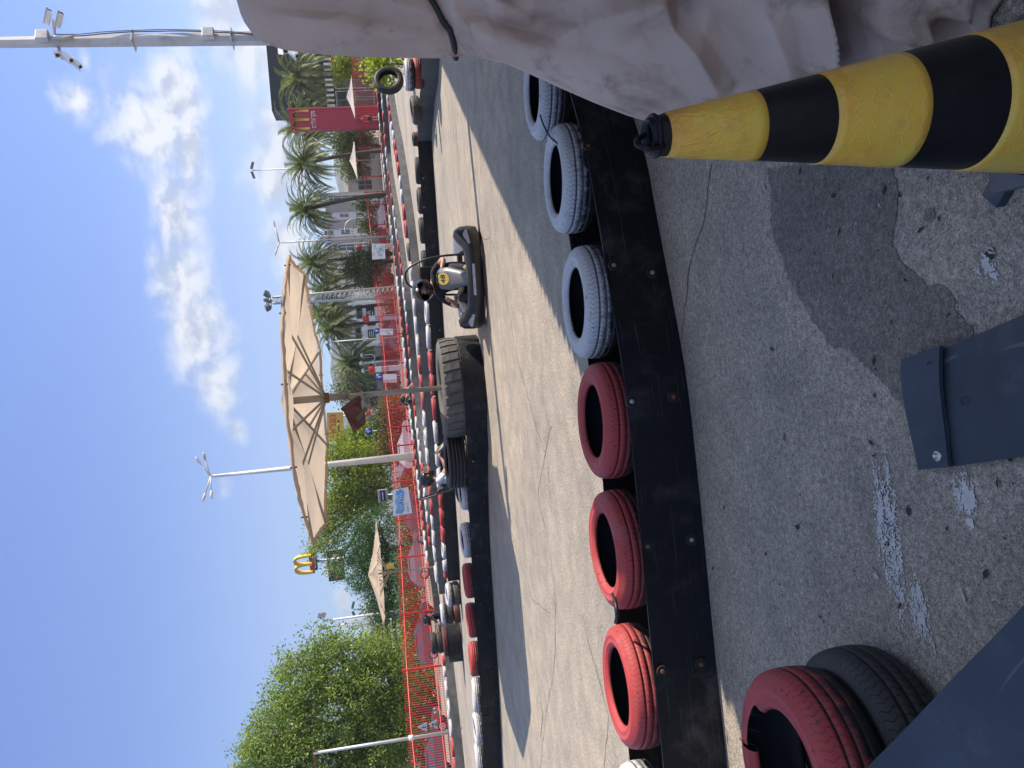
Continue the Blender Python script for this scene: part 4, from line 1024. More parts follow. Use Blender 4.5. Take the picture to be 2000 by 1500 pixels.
def driver(parent, shirt, pants, turn, label, cat='person', group=None, tilt=0.0, lean=0.0):
    """seated driver in kart coordinates: +y ahead, hands on the wheel, head turned by `turn` radians to the left"""
    N = {}; E = []
    def nd(k, co, r, link=None):
        N[k] = (V(co), r)
        if link: E.append((link, k))
    nd('pelvis', (0, -.42, .22), (.155, .125)); nd('belly', (0, -.44, .36), (.150, .115), 'pelvis'); nd('chest', (0, -.42, .54), (.165, .120), 'belly'); nd('upper', (0, -.40, .66), (.130, .100), 'chest')
    nd('neck', (0, -.37, .76), .056, 'upper'); nd('skull0', (0, -.35, .83), .062, 'neck')
    hx, hy = -sin(turn), cos(turn)
    nd('skull', (hx * .01, -.345 + hy * .012, .895), (.078, .088), 'skull0'); nd('crown', (0, -.35, .975), (.070, .080), 'skull')
    nd('nose', (hx * .098, -.345 + hy * .098, .895), .013, 'skull')
    for s, k in ((-1, 'l'), (1, 'r')):
        nd(k + 'sh', (s * .19, -.40, .655), .066, 'upper'); nd(k + 'ua', (s * .285, -.30, .54), .050, k + 'sh'); nd(k + 'el', (s * .335, -.17, .445), .044, k + 'ua')
        nd(k + 'fa', (s * .27, .00, .50), .039, k + 'el'); nd(k + 'wr', (s * .205, .105, .555), .027, k + 'fa')
        hand(N, E, k + 'wr', k, (s * .205, .105, .555), (-s * .18, .75, .55), (-s * .8, 0, .6), (-s * .3, .4, -.75), .95, 1.0)
        nd(k + 'hip', (s * .10, -.36, .21), .092, 'pelvis'); nd(k + 'th', (s * .165, -.10, .31), .082, k + 'hip'); nd(k + 'kn', (s * .215, .16, .40), .062, k + 'th')
        nd(k + 'ca', (s * .20, .36, .28), .056, k + 'kn'); nd(k + 'an', (s * .165, .56, .155), .038, k + 'ca'); nd(k + 'he', (s * .165, .585, .115), .040, k + 'an'); nd(k + 'to', (s * .165, .70, .20), .034, k + 'he')
    def pick(c):
        if c.y > .50 and c.z < .30: return 3
        arm = (Vector_dist(c, N['lel'][0], N['lsh'][0]) < .12 or Vector_dist(c, N['rel'][0], N['rsh'][0]) < .12)
        if c.z > .73: return 0
        if abs(c.x) > .20 and c.y > -.235 and c.z > .40 and abs(c.x) < .5 and not (c.y > -.15 and c.z < .46 and abs(c.x) < .26): return 0
        if c.y > -.02 and c.z > .46: return 0
        if c.z < .33 or c.y > -.25: return 2
        return 1
    me = skin_mesh('body', N, E, 'pelvis', [M_SKIN, shirt, pants, M_SHOE], 2, pick)
    o = thing('person', label, cat, (0, 0, 0), 0, group); b = bpy.data.objects.new('body', me); COL.objects.link(b); b.parent = o
    # eyes, then the helmet
    for s in (-1, 1):
        m_ = MB(); e = V((hx * .082 + s * hy * .033, -.345 + hy * .082 + s * -hx * -1 * .033, .925)); m_.ball(e, .012, 0, 8, 6); m_.build('eye', M_INK, o)
    hm = MB(); nA, nE = 40, 26; rot = Matrix.Rotation(turn, 3, 'Z') @ Matrix.Rotation(tilt, 3, 'Y'); cen = V((0, -.345, .915)); grid = []
    def hp(i, j, k=1.0):
        az = 2 * pi * i / nA; el = lerp(-62, 90, j / nE) * pi / 180
        rx, ry, rz = .156 * k, .186 * k, .176 * k; x, y, z = sin(az) * cos(el), cos(az) * cos(el), sin(el)
        front = max(0, cos(az)) ** 3
        p = V((x * rx, y * ry, z * rz)); chin = front * max(0, -el) * .055; p += V((0, chin * 1.4, -chin * .35))
        if el < -.6: p = V((p.x * 1.06, p.y, max(p.z, -.142 - .02 * front)))
        p.z += .012 * max(0, -cos(az)) * (el > 0); p.y -= .014 * max(0, -cos(az)) * max(0, sin(el + .5))
        return cen + rot @ p
    for k, mi in ((1.0, 0), (.90, 1)):
        b_ = hm.add([hp(i, j, k) for i in range(nA) for j in range(nE + 1)], [], 0)
        for i in range(nA):
            az = ((i + .5) / nA * 360 + 180) % 360 - 180
            for j in range(nE):
                el = lerp(-62, 90, (j + .5) / nE)
                if abs(az) < 62 and -14 < el < 27 - abs(az) * .12: continue
                i2 = (i + 1) % nA; f = (b_ + i * (nE + 1) + j, b_ + i2 * (nE + 1) + j, b_ + i2 * (nE + 1) + j + 1, b_ + i * (nE + 1) + j + 1)
                hm.f.append(f); hm.m.append(mi); hm.s.append(True); hm.uv.append(None)
    lip = [hp(i, 0, .97) for i in range(nA)]; hm.tube(lip, .008, 6, 1, closed=True)
    h = hm.build('helmet', [M_HELMET, M_SHIRT_B], o)
    dm = MB(); c = cen + rot @ V((-.068, .148, .085)); nn = (rot @ V((-.42, .82, .42))).normalized(); R_ = Matrix((nn.orthogonal().normalized(), nn.cross(nn.orthogonal().normalized()), nn)).transposed()
    dm.lathe([(.024, -.004), (.024, .006), (0, .008)], 16, c, 0, R_); dm.build('sticker', M_WHITE, h)
    if parent is not None: o.location = parent.location; o.rotation_euler = parent.rotation_euler
    return o
def Vector_dist(c, a, b):
    ab = b - a; t_ = max(0, min(1, (c - a).dot(ab) / ab.length_squared)); return (c - a - ab * t_).length

# ------------------------------------------------------------------ kart
def make_kart(number, label, detail=True):
    k = thing('go_kart', label, 'go-kart', (0, 0, 0), 0)
    m = MB(); m.box((0, .08, .055), (.62, 1.30, .02)); 
    for s in (-1, 1):
        m.tube(smooth_path([(s * .30, -.70, .06), (s * .33, -.2, .06), (s * .30, .45, .06), (s * .22, .80, .07)], 5), .016, 8)
    m.tube([(-.60, -.52, .135), (.60, -.52, .135)], .018, 8); m.tube([(-.50, .52, .12), (.50, .52, .12)], .014, 8)
    m.build('chassis', M_BLACK, k)
    # wrap-round front bumper: low in the middle, raised lobes above the wheels
    path = smooth_path([(-.70, .30), (-.73, .50), (-.68, .72), (-.52, .88), (-.28, .955), (0, .975), (.28, .955), (.52, .88), (.68, .72), (.73, .50), (.70, .30)], 6)
    path = [V((p.x, p.y, 0)) for p in [V((*q, 0)) if not isinstance(q, V) else q for q in path]]
    rings = []; N_ = len(path)
    for i, p in enumerate(path):
        d = (path[min(i + 1, N_ - 1)] - path[max(i - 1, 0)]).normalized(); n = V((d.y, -d.x, 0)); u = abs(2 * i / (N_ - 1) - 1)
        n = -n if n.dot(V((p.x, p.y, 0))) < 0 else n
        hi = .285 + .15 * exp(-((u - .62) / .20) ** 2) - .02 * u ** 4; lo = .045
        prof = [(-.16, hi - .07), (-.05, hi), (.03, hi - .015), (.065, hi - .07), (.075, lerp(lo, hi, .45)), (.06, lo + .02), (.02, lo), (-.10, lo + .015)]
        rings.append([p + n * a + V((0, 0, b)) for a, b in prof])
    m = MB(); m.loft(rings, 0, True, True); bp = m.build('front_bumper', M_BLACK, k)
    def on_bumper(u0, u1, z0, z1, name, mt):
        m = MB(); vs = []
        for t_ in range(7):
            i = lerp(u0, u1, t_ / 6) * (N_ - 1); i0 = int(i); p = path[i0].lerp(path[min(i0 + 1, N_ - 1)], i - i0)
            d = (path[min(i0 + 1, N_ - 1)] - path[max(i0 - 1, 0)]).normalized(); n = V((d.y, -d.x, 0)); n = -n if n.dot(p) < 0 else n
            u = abs(2 * i / (N_ - 1) - 1); hi = .285 + .15 * exp(-((u - .62) / .20) ** 2)
            def off(z):
                f = (z - .065) / (hi - .065); return interp([(0, .06), (.07, .06), (.45, .075), (.80, .065), (1, .0)], f) + .004
            za, zb_ = z0(u), z1(u)
            vs.append((p + n * off(za) + V((0, 0, za)), p + n * off(zb_) + V((0, 0, zb_))))
        for (a, b), (c, d_) in zip(vs, vs[1:]): m.quad(a, c, d_, b)
        m.build(name, mt, bp)
    on_bumper(.42, .58, lambda u: .165, lambda u: .205, 'decal', M_STICK)
    for a, b in ((.20, .31), (.69, .80)): on_bumper(a, b, lambda u: .20 + .02 * sin((u - .4) * 9), lambda u: .225 + .07 * exp(-((u - .5) / .09) ** 2), 'decal', M_STICK)
    for s in (-1, 1):   # side pods
        rings = []
        for y, wi, wo, h in ((-.42, .38, .69, .26), (-.30, .34, .73, .33), (.0, .34, .73, .33), (.22, .35, .70, .30), (.36, .40, .63, .24), (.42, .46, .56, .12)):
            rings.append([V((s * wi, y, .07)), V((s * wo, y, .06)), V((s * (wo + .01), y, h * .55)), V((s * (wo - .05), y, h)), V((s * (wi + .03), y, h + .015)), V((s * wi, y, h * .7))])
        m = MB(); m.loft(rings, 0, False, True); o = m.build('side_pod', M_GREYPL, k)
        for y in (-.25, .15):
            b_ = MB(); b_.lathe([(0, .012), (.018, .010), (.022, 0)], 10, (s * .60, y, .325)); b_.build('screw', STEEL, o)
        # bumper arms, pedals
    m = MB(); m.tube(smooth_path([(-.60, -.60, .14), (-.66, -.80, .17), (-.55, -.93, .18), (0, -.96, .18), (.55, -.93, .18), (.66, -.80, .17), (.60, -.60, .14)], 5), .05, 10); m.build('rear_bumper', M_BLACK, k)
    for s in (-1, 1):
        for y, r_, w_ in ((.52, .128, .13), (-.52, .140, .19)):
            wh = bpy.data.objects.new('wheel', None); COL.objects.link(wh); wh.parent = k; wh.location = (s * (.535 if y > 0 else .50), y, r_); wh.rotation_euler = (0, pi / 2, .12 if y > 0 else 0)
            t_ = MB(); t_.lathe([(r_ * .5, w_ / 2), (r_ * .8, w_ / 2 + .004), (r_ * .96, w_ * .42), (r_, w_ * .3), (r_, -w_ * .3), (r_ * .96, -w_ * .42), (r_ * .8, -w_ / 2 - .004), (r_ * .5, -w_ / 2)], 24); t_.build('kart_tyre', T_LINER, wh)
            t_ = MB(); t_.lathe([(0, .02), (r_ * .25, .03), (r_ * .3, .02), (r_ * .5, w_ * .45), (r_ * .5, -w_ * .45), (r_ * .2, -.02), (0, -.02)], 20); t_.build('rim', STEEL, wh)
    # number fairing in front of the wheel
    rings = []
    for y, z, w_, d in ((.205, .66, .115, .03), (.25, .62, .17, .045), (.34, .52, .185, .05), (.46, .42, .15, .05), (.58, .33, .125, .05), (.72, .24, .10, .045), (.80, .20, .07, .03)):
        rings.append([V((-w_, y - .02, z - d)), V((-w_ * .96, y, z + .005)), V((-w_ * .5, y + .012, z + .035)), V((w_ * .5, y + .012, z + .035)), V((w_ * .96, y, z + .005)), V((w_, y - .02, z - d)), V((w_ * .5, y - .05, z - d - .02)), V((-w_ * .5, y - .05, z - d - .02))])
    m = MB(); m.loft(rings, 0, True, True); nf = m.build('nose_panel', M_GREYPL, k)
    a, b = V((0, .265, .645)), V((0, .375, .525)); ey = (a - b).normalized(); ex = V((-1, 0, 0)); ez = ex.cross(ey); c = (a + b) / 2 + ez * .010
    m = MB(); m.prism([(.095 * cos(2 * pi * q / 28), .118 * sin(2 * pi * q / 28)) for q in range(28)], c, ex, ey, .008); m.build('number_disc', M_YEL, nf)
    m = MB(); m.text(number, .125, c + ez * .009, ex, ey, 0, .003, .135); m.build('number', M_INK, nf)
    # steering wheel
    ctr = V((0, .155, .575)); ax = V((0, -.62, .55)).normalized(); e1 = V((1, 0, 0)); e2 = ax.cross(e1)
    m = MB(); m.tube([ctr + e1 * .165 * cos(2 * pi * q / 28) + e2 * .145 * sin(2 * pi * q / 28) for q in range(28)], .0155, 8, closed=True)
    for q in (0, pi, pi * 1.5): m.tube([ctr, ctr + e1 * .16 * cos(q) + e2 * .14 * sin(q)], .011, 6)
    m.tube([ctr, V((0, .60, .12))], .014, 8); m.build('steering_wheel', M_BLACK, k)
    # seat shell
    rings = []
    for z, y, w_, d in ((.09, -.20, .19, .02), (.085, -.42, .20, .03), (.16, -.575, .21, .12), (.36, -.63, .215, .13), (.56, -.665, .20, .10), (.66, -.68, .15, .05)):
        rings.append([V((-w_, y + d, z + .03)), V((-w_ * .8, y + d * .3, z)), V((0, y, z - .01)), V((w_ * .8, y + d * .3, z)), V((w_, y + d, z + .03)), V((w_ * 1.06, y + d - .02, z + .02)), V((w_ * .85, y - .03, z - .02)), V((0, y - .03, z - .03)), V((-w_ * .85, y - .03, z - .02)), V((-w_ * 1.06, y + d - .02, z + .02))])
    m = MB(); m.loft(rings, 0, True, True); m.build('seat', M_BLACK, k)
    # roll hoop with head pad
    hp_ = smooth_path([(-.33, -.56, .10), (-.335, -.64, .40), (-.30, -.71, .72), (-.235, -.76, .93), (-.17, -.79, 1.06), (-.09, -.80, 1.135), (0, -.805, 1.15), (.09, -.80, 1.135), (.17, -.79, 1.06), (.235, -.76, .93), (.30, -.71, .72), (.335, -.64, .40), (.33, -.56, .10)], 5)
    m = MB(); m.tube(hp_, .019, 8); m.tube([(-.245, -.755, .90), (.245, -.755, .90)], .017, 8); ho = m.build('roll_hoop', M_BLACK, k)
    m = MB(); m.box((0, -.715, .80), (.33, .06, .22), 0, Matrix.Rotation(-.12, 3, 'X'), .025); m.build('head_pad', M_BLACK, ho)
    m = MB(); m.tube([(.12, -.69, .7), (.17, -.58, .3)], .014, 6); m.tube([(-.12, -.69, .7), (-.17, -.58, .3)], .014, 6); m.build('harness', M_SHIRT_B, ho)
    m = MB(); m.box((.42, -.36, .24), (.22, .34, .26), 0, None, .03); m.tube(smooth_path([(.46, -.50, .30), (.50, -.72, .30), (.40, -.88, .26)], 4), .03, 8); m.build('engine', mat('dark_engine', (.03, .028, .027), .5, .5, .3, 8, dirt=(.14, .04, .04), dirt_amt=.5, ds=14), k)
    m = MB(); m.box((-.12, .66, .16), (.09, .015, .14), 0, Matrix.Rotation(.5, 3, 'X')); m.build('pedal', STEEL, k)
    m = MB(); m.box((.12, .66, .16), (.09, .015, .14), 0, Matrix.Rotation(.5, 3, 'X')); m.build('pedal', STEEL, k)
    return k
def face(o, c, head):   # head: heading vector in plan
    o.location = (c[0], c[1], 0); o.rotation_euler = (0, 0, atan2(head[1], head[0]) - pi / 2)
K1 = make_kart('48', 'black and grey go-kart number 48 driving towards the camera by the huge tyre')
hd = V((-.20, -.98)).normalized(); face(K1, (1.82, 12.5), hd)
D1 = driver(K1, M_SHIRT_B, M_SHIRT_B, -.12, 'person in black shirt and black helmet driving kart 48 towards the camera', tilt=.12)
D1.rotation_euler = (0, .16, K1.rotation_euler.z); D1.rotation_euler = (Matrix.Rotation(K1.rotation_euler.z, 3, 'Z') @ Matrix.Rotation(.23, 3, 'Y')).to_euler(); D1.scale = (1.2, 1.14, 1.0)
K2 = copy_tree(K1); K2['label'] = 'go-kart seen from the side behind the truck tyre, driving right'; face(K2, (P(870, 902, 18.0).x, 18.0), (1, .06))
for ch in K2.children:
    if ch.name.startswith('nose_panel'): pass
D2 = driver(K2, M_SHIRT_W, mat('dark_trousers', (.05, .05, .06), .9), -.35, 'person in white T-shirt and black helmet driving right behind the truck tyre')
K3 = copy_tree(K1); K3['label'] = 'distant go-kart in the far lane behind the umbrella pole'; q = P(801, 768, 49); face(K3, (q.x, q.y), (.9, -.4))
D3 = copy_tree(D1); D3.location = K3.location; D3.rotation_euler = K3.rotation_euler; D3['label'] = 'distant person in dark helmet driving the far kart behind the umbrella pole'
K4 = copy_tree(K1); K4['label'] = 'white and black go-kart hidden behind the tyre column at the left'; q = P(850, 1228, 33.5); face(K4, (q.x, q.y), (-.97, -.2))
D4 = copy_tree(D1); D4.location = K4.location; D4.rotation_euler = K4.rotation_euler; D4['label'] = 'person in black helmet partly hidden behind the tyre column at the left'

def standing(loc, h, shirt, pants, label, rz=0, arm=.0):
    s = h / 1.75; N = {}; E = []
    def nd(k, co, r, link=None):
        N[k] = (V(co) * s, (r[0] * s, r[1] * s) if isinstance(r, tuple) else r * s)
        if link: E.append((link, k))
    nd('pelvis', (0, 0, .93), (.15, .11)); nd('belly', (0, 0, 1.08), (.14, .10), 'pelvis'); nd('chest', (0, .01, 1.26), (.165, .11), 'belly'); nd('upper', (0, 0, 1.40), (.12, .09), 'chest'); nd('neck', (0, 0, 1.49), .05, 'upper'); nd('jaw', (0, .015, 1.57), .065, 'neck'); nd('skull', (0, .01, 1.66), (.078, .09), 'jaw'); nd('nose', (0, .105, 1.60), .012, 'jaw')
    for q, k in ((-1, 'l'), (1, 'r')):
        nd(k + 'sh', (q * .19, 0, 1.41), .062, 'upper'); nd(k + 'el', (q * .25, -.03, 1.13), .042, k + 'sh'); nd(k + 'wr', (q * .24, .12 + arm, .93 + arm), .028, k + 'el')
        hand(N, E, k + 'wr', k, V((q * .24, .12 + arm, .93 + arm)) * s, (0, .5, -.8), (-q * .3, .8, .4), (-q, 0, 0), .4, s)
        nd(k + 'hip', (q * .09, 0, .90), .09, 'pelvis'); nd(k + 'kn', (q * .11, .02, .50), .060, k + 'hip'); nd(k + 'an', (q * .12, 0, .09), .040, k + 'kn'); nd(k + 'to', (q * .13, .15, .035), .038, k + 'an')
    def pick(c):
        c = c / s
        if c.z > 1.46 or (abs(c.x) > .19 and c.z < 1.24): return 0
        return 1 if c.z > .95 else (2 if c.z > .52 else (0 if c.z > .10 else 3))
    o = thing('person', label, 'person', loc, rz); b = bpy.data.objects.new('body', skin_mesh('body', N, E, 'pelvis', [M_SKIN, shirt, pants, M_SHOE], 2, pick)); COL.objects.link(b); b.parent = o
    m = MB(); m.ball(V((0, -.01, 1.70)) * s, (.09 * s, .10 * s, .085 * s)); m.build('hair', mat('dark_hair', (.03, .02, .015), .7), o); return o
q = P(743, 231, 82.6); standing((q.x, q.y, .50), 1.95, M_SHIRT_R, M_SHIRT_B, 'person in red shirt and dark shorts standing on the tyres before the pylon sign', pi - .4)
# ------------------------------------------------------------------ red picket fence: (photo y, top x, bottom x, distance)
FT = [(-160, 640, 712, 60), (40, 668, 722, 78), (110, 684, 732, 90), (205, 694, 736, 96), (300, 702, 744, 100), (400, 713, 755, 100), (440, 718, 759, 99), (540, 728, 768, 94), (620, 738, 779, 84), (700, 745, 789, 75), (770, 748, 797, 70), (900, 763, 813, 65), (1000, 771, 827, 60), (1140, 778, 842, 54), (1290, 784, 857, 48), (1430, 793, 873, 44), (1500, 800, 883, 42), (1750, 815, 915, 36)]
def fence_at(y):
    x0 = interp([(f[0], f[1]) for f in FT], y); x1 = interp([(f[0], f[2]) for f in FT], y); d = interp([(f[0], f[3]) for f in FT], y)
    a = P(x0, y, d); zt = a.z; b = P(x1, y, d); return V((a.x, a.y, 0)), zt, b.z
def fence_run(y0, y1, posts, label, gap=.15, pw=.035, pm=None):
    ys = [y0 + (y1 - y0) * i / 60 for i in range(61)]; pts = [fence_at(y) for y in ys]
    f = thing('picket_fence', label, 'fence', tuple(pts[30][0]))
    m = MB(); acc = 0; nxt = 0
    for (a, za, _), (b, zb_, _) in zip(pts, pts[1:]):
        L = (b - a).length; d = (b - a).normalized()
        while nxt < acc + L:
            p = a + d * (nxt - acc); t_ = (nxt - acc) / L; m.bar(V((p.x, p.y, .0)), V((p.x, p.y, lerp(za, zb_, t_) + .01 * noise.noise(p * 3))), pw, pw * .6, 0, V((d.x, d.y, 0))); nxt += gap
        acc += L
    m.build('pickets', pm or M_RED, f, world=True)
    for hgt, r_ in ((-.30, .038), (.42, .03)):
        m = MB(); m.tube([V((p.x, p.y, (z + hgt) if hgt < 0 else hgt)) + V((0, -.045, 0)) for p, z, _ in pts], r_, 6); m.build('rail', M_RED, f, world=True)
    for y in posts:
        p, z, _ = fence_at(y); m = MB(); m.bar(V((p.x, p.y - .04, 0)), V((p.x, p.y - .04, z + .03)), .115, .115); m.build('post', M_RED, f, world=True)
    return f
fence_run(1640, 770, [1602, 1310, 1200, 1090, 1017, 942, 872, 836, 800], 'near run of red picket fence on the left, with tall pickets and rail', .160, .028)
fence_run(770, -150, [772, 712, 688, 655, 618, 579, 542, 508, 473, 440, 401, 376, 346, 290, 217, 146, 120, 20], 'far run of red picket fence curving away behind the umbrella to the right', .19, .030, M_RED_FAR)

def banner(pix, d, label, draw, mt=None, name='banner', back=.0):
    """pix: photo corners top-left, top-right, bottom-right, bottom-left as seen upright"""
    tl, tr, br, bl = [P(x, y, d) for x, y in pix]; n = 14; rows = []; m = MB()
    def at(u, v):
        p = tl.lerp(tr, u).lerp(bl.lerp(br, u), v); return p + V((0, -.03 * sin(u * 7) * v - .012 * noise.noise(p * 3), 0))
    m.loft([[at(i / n, j / n) for i in range(n + 1)] for j in range(n + 1)], 0, True, False, ring_closed=False)
    o = m.build(name, mt or M_WHITE, None, world=True); tag(o, label, 'banner')
    ex = (tr - tl).normalized(); ey = (tl - bl).normalized(); W_, H_ = (tr - tl).length, (tl - bl).length
    c = (tl + tr + br + bl) / 4 + V((0, -.07, 0))
    if draw: draw(o, c, ex, ey, W_, H_)
    return o
def art(o, name, mt, fn):
    m = MB(); fn(m); m.build(name, mt, o, world=True)
SKYB = mat('sky_blue_print', (.10, .36, .68), .6); PALEB = mat('pale_blue_print', (.42, .58, .64), .6); GREYP = mat('grey_print', (.30, .33, .36), .6)
def draw_blue(o, c, ex, ey, W_, H_):
    rr = random.Random(2); pl_ = [(W_ * .46 * cos(a) * (1 + .08 * rr.uniform(-1, 1)), H_ * (.19 + .05 * rr.uniform(-1, 1)) * (1 if sin(a) > 0 else -1) * min(1, abs(sin(a)) * 2.2)) for a in [2 * pi * k / 30 for k in range(30)]]
    pl_ = [(x, y + H_ * .10 - x * .02) for x, y in pl_]
    art(o, 'blue_patch', SKYB, lambda m: m.prism(pl_, c, ex, ey, .012))
    art(o, 'lettering', M_WHITE, lambda m: (m.text('תללכמ', H_ * .20, c + ey * H_ * .18 + V((0, -.02, 0)), ex, ey, 0, .01, W_ * .52), m.text('גנידלוג', H_ * .20, c + ey * H_ * .03 + V((0, -.02, 0)), ex, ey, 0, .01, W_ * .62)))
    art(o, 'emblem', SKYB, lambda m: (m.text('S', H_ * .2, c - ey * H_ * .30 - ex * W_ * .12, ex, ey, 0, .01), m.box(c - ey * H_ * .33 - ex * W_ * .32, (W_ * .22, .012, H_ * .05))))
banner([(768, 1008), (767, 957), (797, 951), (805, 1002)], 58.5, 'white banner with a sky blue patch of writing, tied to the near red fence', draw_blue)
def draw_pale(o, c, ex, ey, W_, H_):
    rr = random.Random(4)
    art(o, 'pale_picture', PALEB, lambda m: [m.box(c + ex * W_ * (-.12 + .2 * i - .12) + ey * H_ * rr.uniform(-.2, .22), (W_ * .12, .012, H_ * rr.uniform(.25, .5))) for i in range(3)])
    art(o, 'lettering', GREYP, lambda m: [m.box(c + ex * W_ * rr.uniform(-.3, .42) + ey * H_ * rr.uniform(-.4, .4), (W_ * rr.uniform(.04, .2), .014, H_ * rr.uniform(.03, .06))) for i in range(16)])
banner([(727, 507), (726, 476), (751, 476), (753, 505)], 92, 'white banner with a pale blue picture on the far red fence', draw_pale)
def draw_text(o, c, ex, ey, W_, H_):
    rr = random.Random(9)
    art(o, 'lettering', GREYP, lambda m: [m.box(c + ex * W_ * rr.uniform(-.35, .35) + ey * H_ * rr.uniform(-.4, .4), (W_ * rr.uniform(.06, .14), .012, H_ * .05)) for i in range(12)])
    art(o, 'stripe', M_INK, lambda m: m.bar(c + ex * W_ * .48 + ey * H_ * .47, c - ex * W_ * .46 - ey * H_ * .42, .035, .012))
banner([(742, 655), (742, 642), (767, 642), (768, 654)], 79, 'narrow white notice with a diagonal black stroke on the far red fence', draw_text, name='notice')
banner([(749, 748), (748, 731), (774, 730), (776, 747)], 72, 'plain white panel behind the pickets, right of the umbrella pole', None, name='panel')
# triangular track markers by the left pole
for (ax_, ay), (bx, by), (cx_, cy_), tx, lb in (((815, 1420), (834, 1430), (834, 1410), 'I', 'upper white triangle marked with a stroke, on the left pole by the fence'), ((836, 1415), (855, 1424), (853, 1405), 'Z', 'lower white triangle marked Z, on the left pole by the fence')):
    d = 40.5; a, b, c = P(ax_, ay, d), P(bx, by, d), P(cx_, cy_, d); m = MB(); ex = (c - b).normalized(); n_ = ex.cross((a - b)).normalized(); ey = n_.cross(ex)
    m.prism([((p - b).dot(ex), (p - b).dot(ey)) for p in (a, b, c)], b, ex, ey, .02); o = tag(m.build('triangle_sign', mat('grey_white_sign', (.50, .50, .54), .5), None, world=True), lb, 'sign')
    m = MB(); ct = (a + b * 1.3 + c * 1.3) / 3.6; m.text(tx, .32, ct + V((0, -.04, 0)), ex, ey, 0, .012); m.build('lettering', M_INK, o, world=True)
# ------------------------------------------------------------------ lamp posts and masts
def base_of(x, y, d): q = P(x, y, d); return V((q.x, q.y, 0))
def mast(name, label, b, top, r0, r1, m=M_POLE, cat='lamp post', n=10):
    o = thing(name, label, cat, tuple(b)); mb = MB(); mb.tube([V((0, 0, 0)), V((top.x - b.x, top.y - b.y, top.z))], [r0, r1], n); mb.build('pole', m, o); return o
# tall post behind the umbrella: four lamp heads
d = 58; b = base_of(814, 890, d); tp_ = P(412, 938, d); tp_ = V((b.x, d, tp_.z))
o = mast('lamp_post', 'tall pale lamp post with four lamp heads behind the big umbrella', b, tp_, .30, .10)
for dx, dz, ln in ((1.05, .62, .5), (1.28, .1, .5), (-1.25, .42, .5), (-1.05, -.20, .5)):
    a = V((0, 0, tp_.z)); e = a + V((dx * .9, -.3 + dz * .4, dz * .75 + .1)); m = MB(); m.tube([a, e], .045, 6); ar = m.build('lamp_arm', M_POLE, o)
    m = MB(); dd = (e - a).normalized(); m.ball(e + dd * .33, (.34, .12, .10), 0, 10, 8, dd.to_track_quat('X', 'Z').to_matrix()); m.build('lamp_head', M_POLE, ar)
m = MB(); m.lathe([(.30, 2.0), (.34, 2.0), (.34, 2.2), (.30, 2.2)], 10); m.build('yellow_tag', M_YEL, o) if False else None
# left post with a short cross arm
d = 39; b = base_of(888, 1428, d); tz = P(612, 1466, d).z
o = mast('lamp_post', 'slim pale post with a short crosswise head in front of the big tree', b, V((b.x, d, tz)), .09, .075, M_GALV)
m = MB(); m.box((-.25, 0, tz - .02), (1.0, .10, .10)); m.build('cross_head', RUST, o)
m = MB(); m.lathe([(.10, -.12), (.14, -.12), (.14, .12), (.10, .12)], 10, (0, 0, P(803, 1440, d).z)); m.build('clamp', M_WHITE, o)
# camera pole near the tarpaulin
d = 12.2; b = V((P(500, 75, d).x, d, 0)); o = thing('camera_pole', 'square pale pole carrying security cameras, rising behind the tarpaulin', 'pole', tuple(b))
m = MB(); m.tube([V((0, 0, 0)), V((0, 0, 7.4))], [.135, .075], 8, sm=False); m.build('pole', M_POLE, o)
def cctv(o, c, dirv, L=.22, w=.075):
    dv = V(dirv).normalized(); R_ = dv.to_track_quat('Y', 'Z').to_matrix(); m = MB(); m.box(c, (w, L, w * .9), 0, R_, .012); m.box(V(c) + R_ @ V((0, .02, w * .52)), (w * 1.15, L * 1.1, .008), 0, R_)
    cm2 = m.build('camera', M_WHITE, o); m = MB(); m.lathe([(0, .006), (w * .33, .006), (w * .36, 0)], 14, V(c) + R_ @ V((0, L / 2 + .002, 0)), 0, R_ @ Matrix.Rotation(-pi / 2, 3, 'X')); m.build('lens', M_GLASS, cm2)
    return cm2
zc = P(108, 90, d).z
for c, dv in (((.30, -.12, zc + .02), (.9, -.6, -.55)), ((.25, -.14, zc - .14), (.85, -.7, -.6)), ((-.24, -.12, zc - .06), (-.5, -.8, -.35)), ((-.30, -.16, zc - .20), (-.85, -.5, -.85)), ((-.37, -.12, zc - .30), (-.95, -.4, -.9))):
    cctv(o, c, dv)
m = MB(); m.tube([(-.30, -.1, zc - .12), (-.12, 0, zc - .05), (.12, 0, zc), (.28, -.1, zc - .05)], .022, 8); m.tube([(0, -.13, zc - .3), (0, -.13, zc + .15)], .03, 8); m.build('bracket', STEEL, o)
for x_, dz in ((92, .0), (412, .0)):
    m = MB(); m.box((.02, -.15, P(x_, 85, d).z), (.16, .09, .17), 0, Matrix.Rotation(.3, 3, 'Z'), .01); m.build('junction_box', M_POLE, o)
m = MB(); cb = []
for k in range(40):
    z = lerp(2.8, zc - .1, k / 39); a = 1.2 + 2.4 * noise.noise(V((z * .55, 3, 1))) ; rr_ = lerp(.15, .10, z / 7.4); cb.append(V((rr_ * cos(a - 2.4), rr_ * sin(a - 2.4), z)))
m.tube(cb, .010, 5); m.tube([p + V((.012, -.02 + .02 * noise.noise(p * 2), .03)) for p in cb], .007, 5); m.build('cable', M_GREYPL, o)
for z in (P(262, 85, d).z, P(455, 85, d).z):
    m = MB(); m.box((0, 0, z), (.23, .23, .014), 0, Matrix.Rotation(.4, 3, 'Z')); m.build('strap', STEEL, o)
for (x, y), dv in (((553, 99), (-.4, -.8, -.4)), ((574, 103), (-.9, -.5, -.6))):
    q = P(x, y, 11.9); cctv(o, q - b, dv, .20, .085)
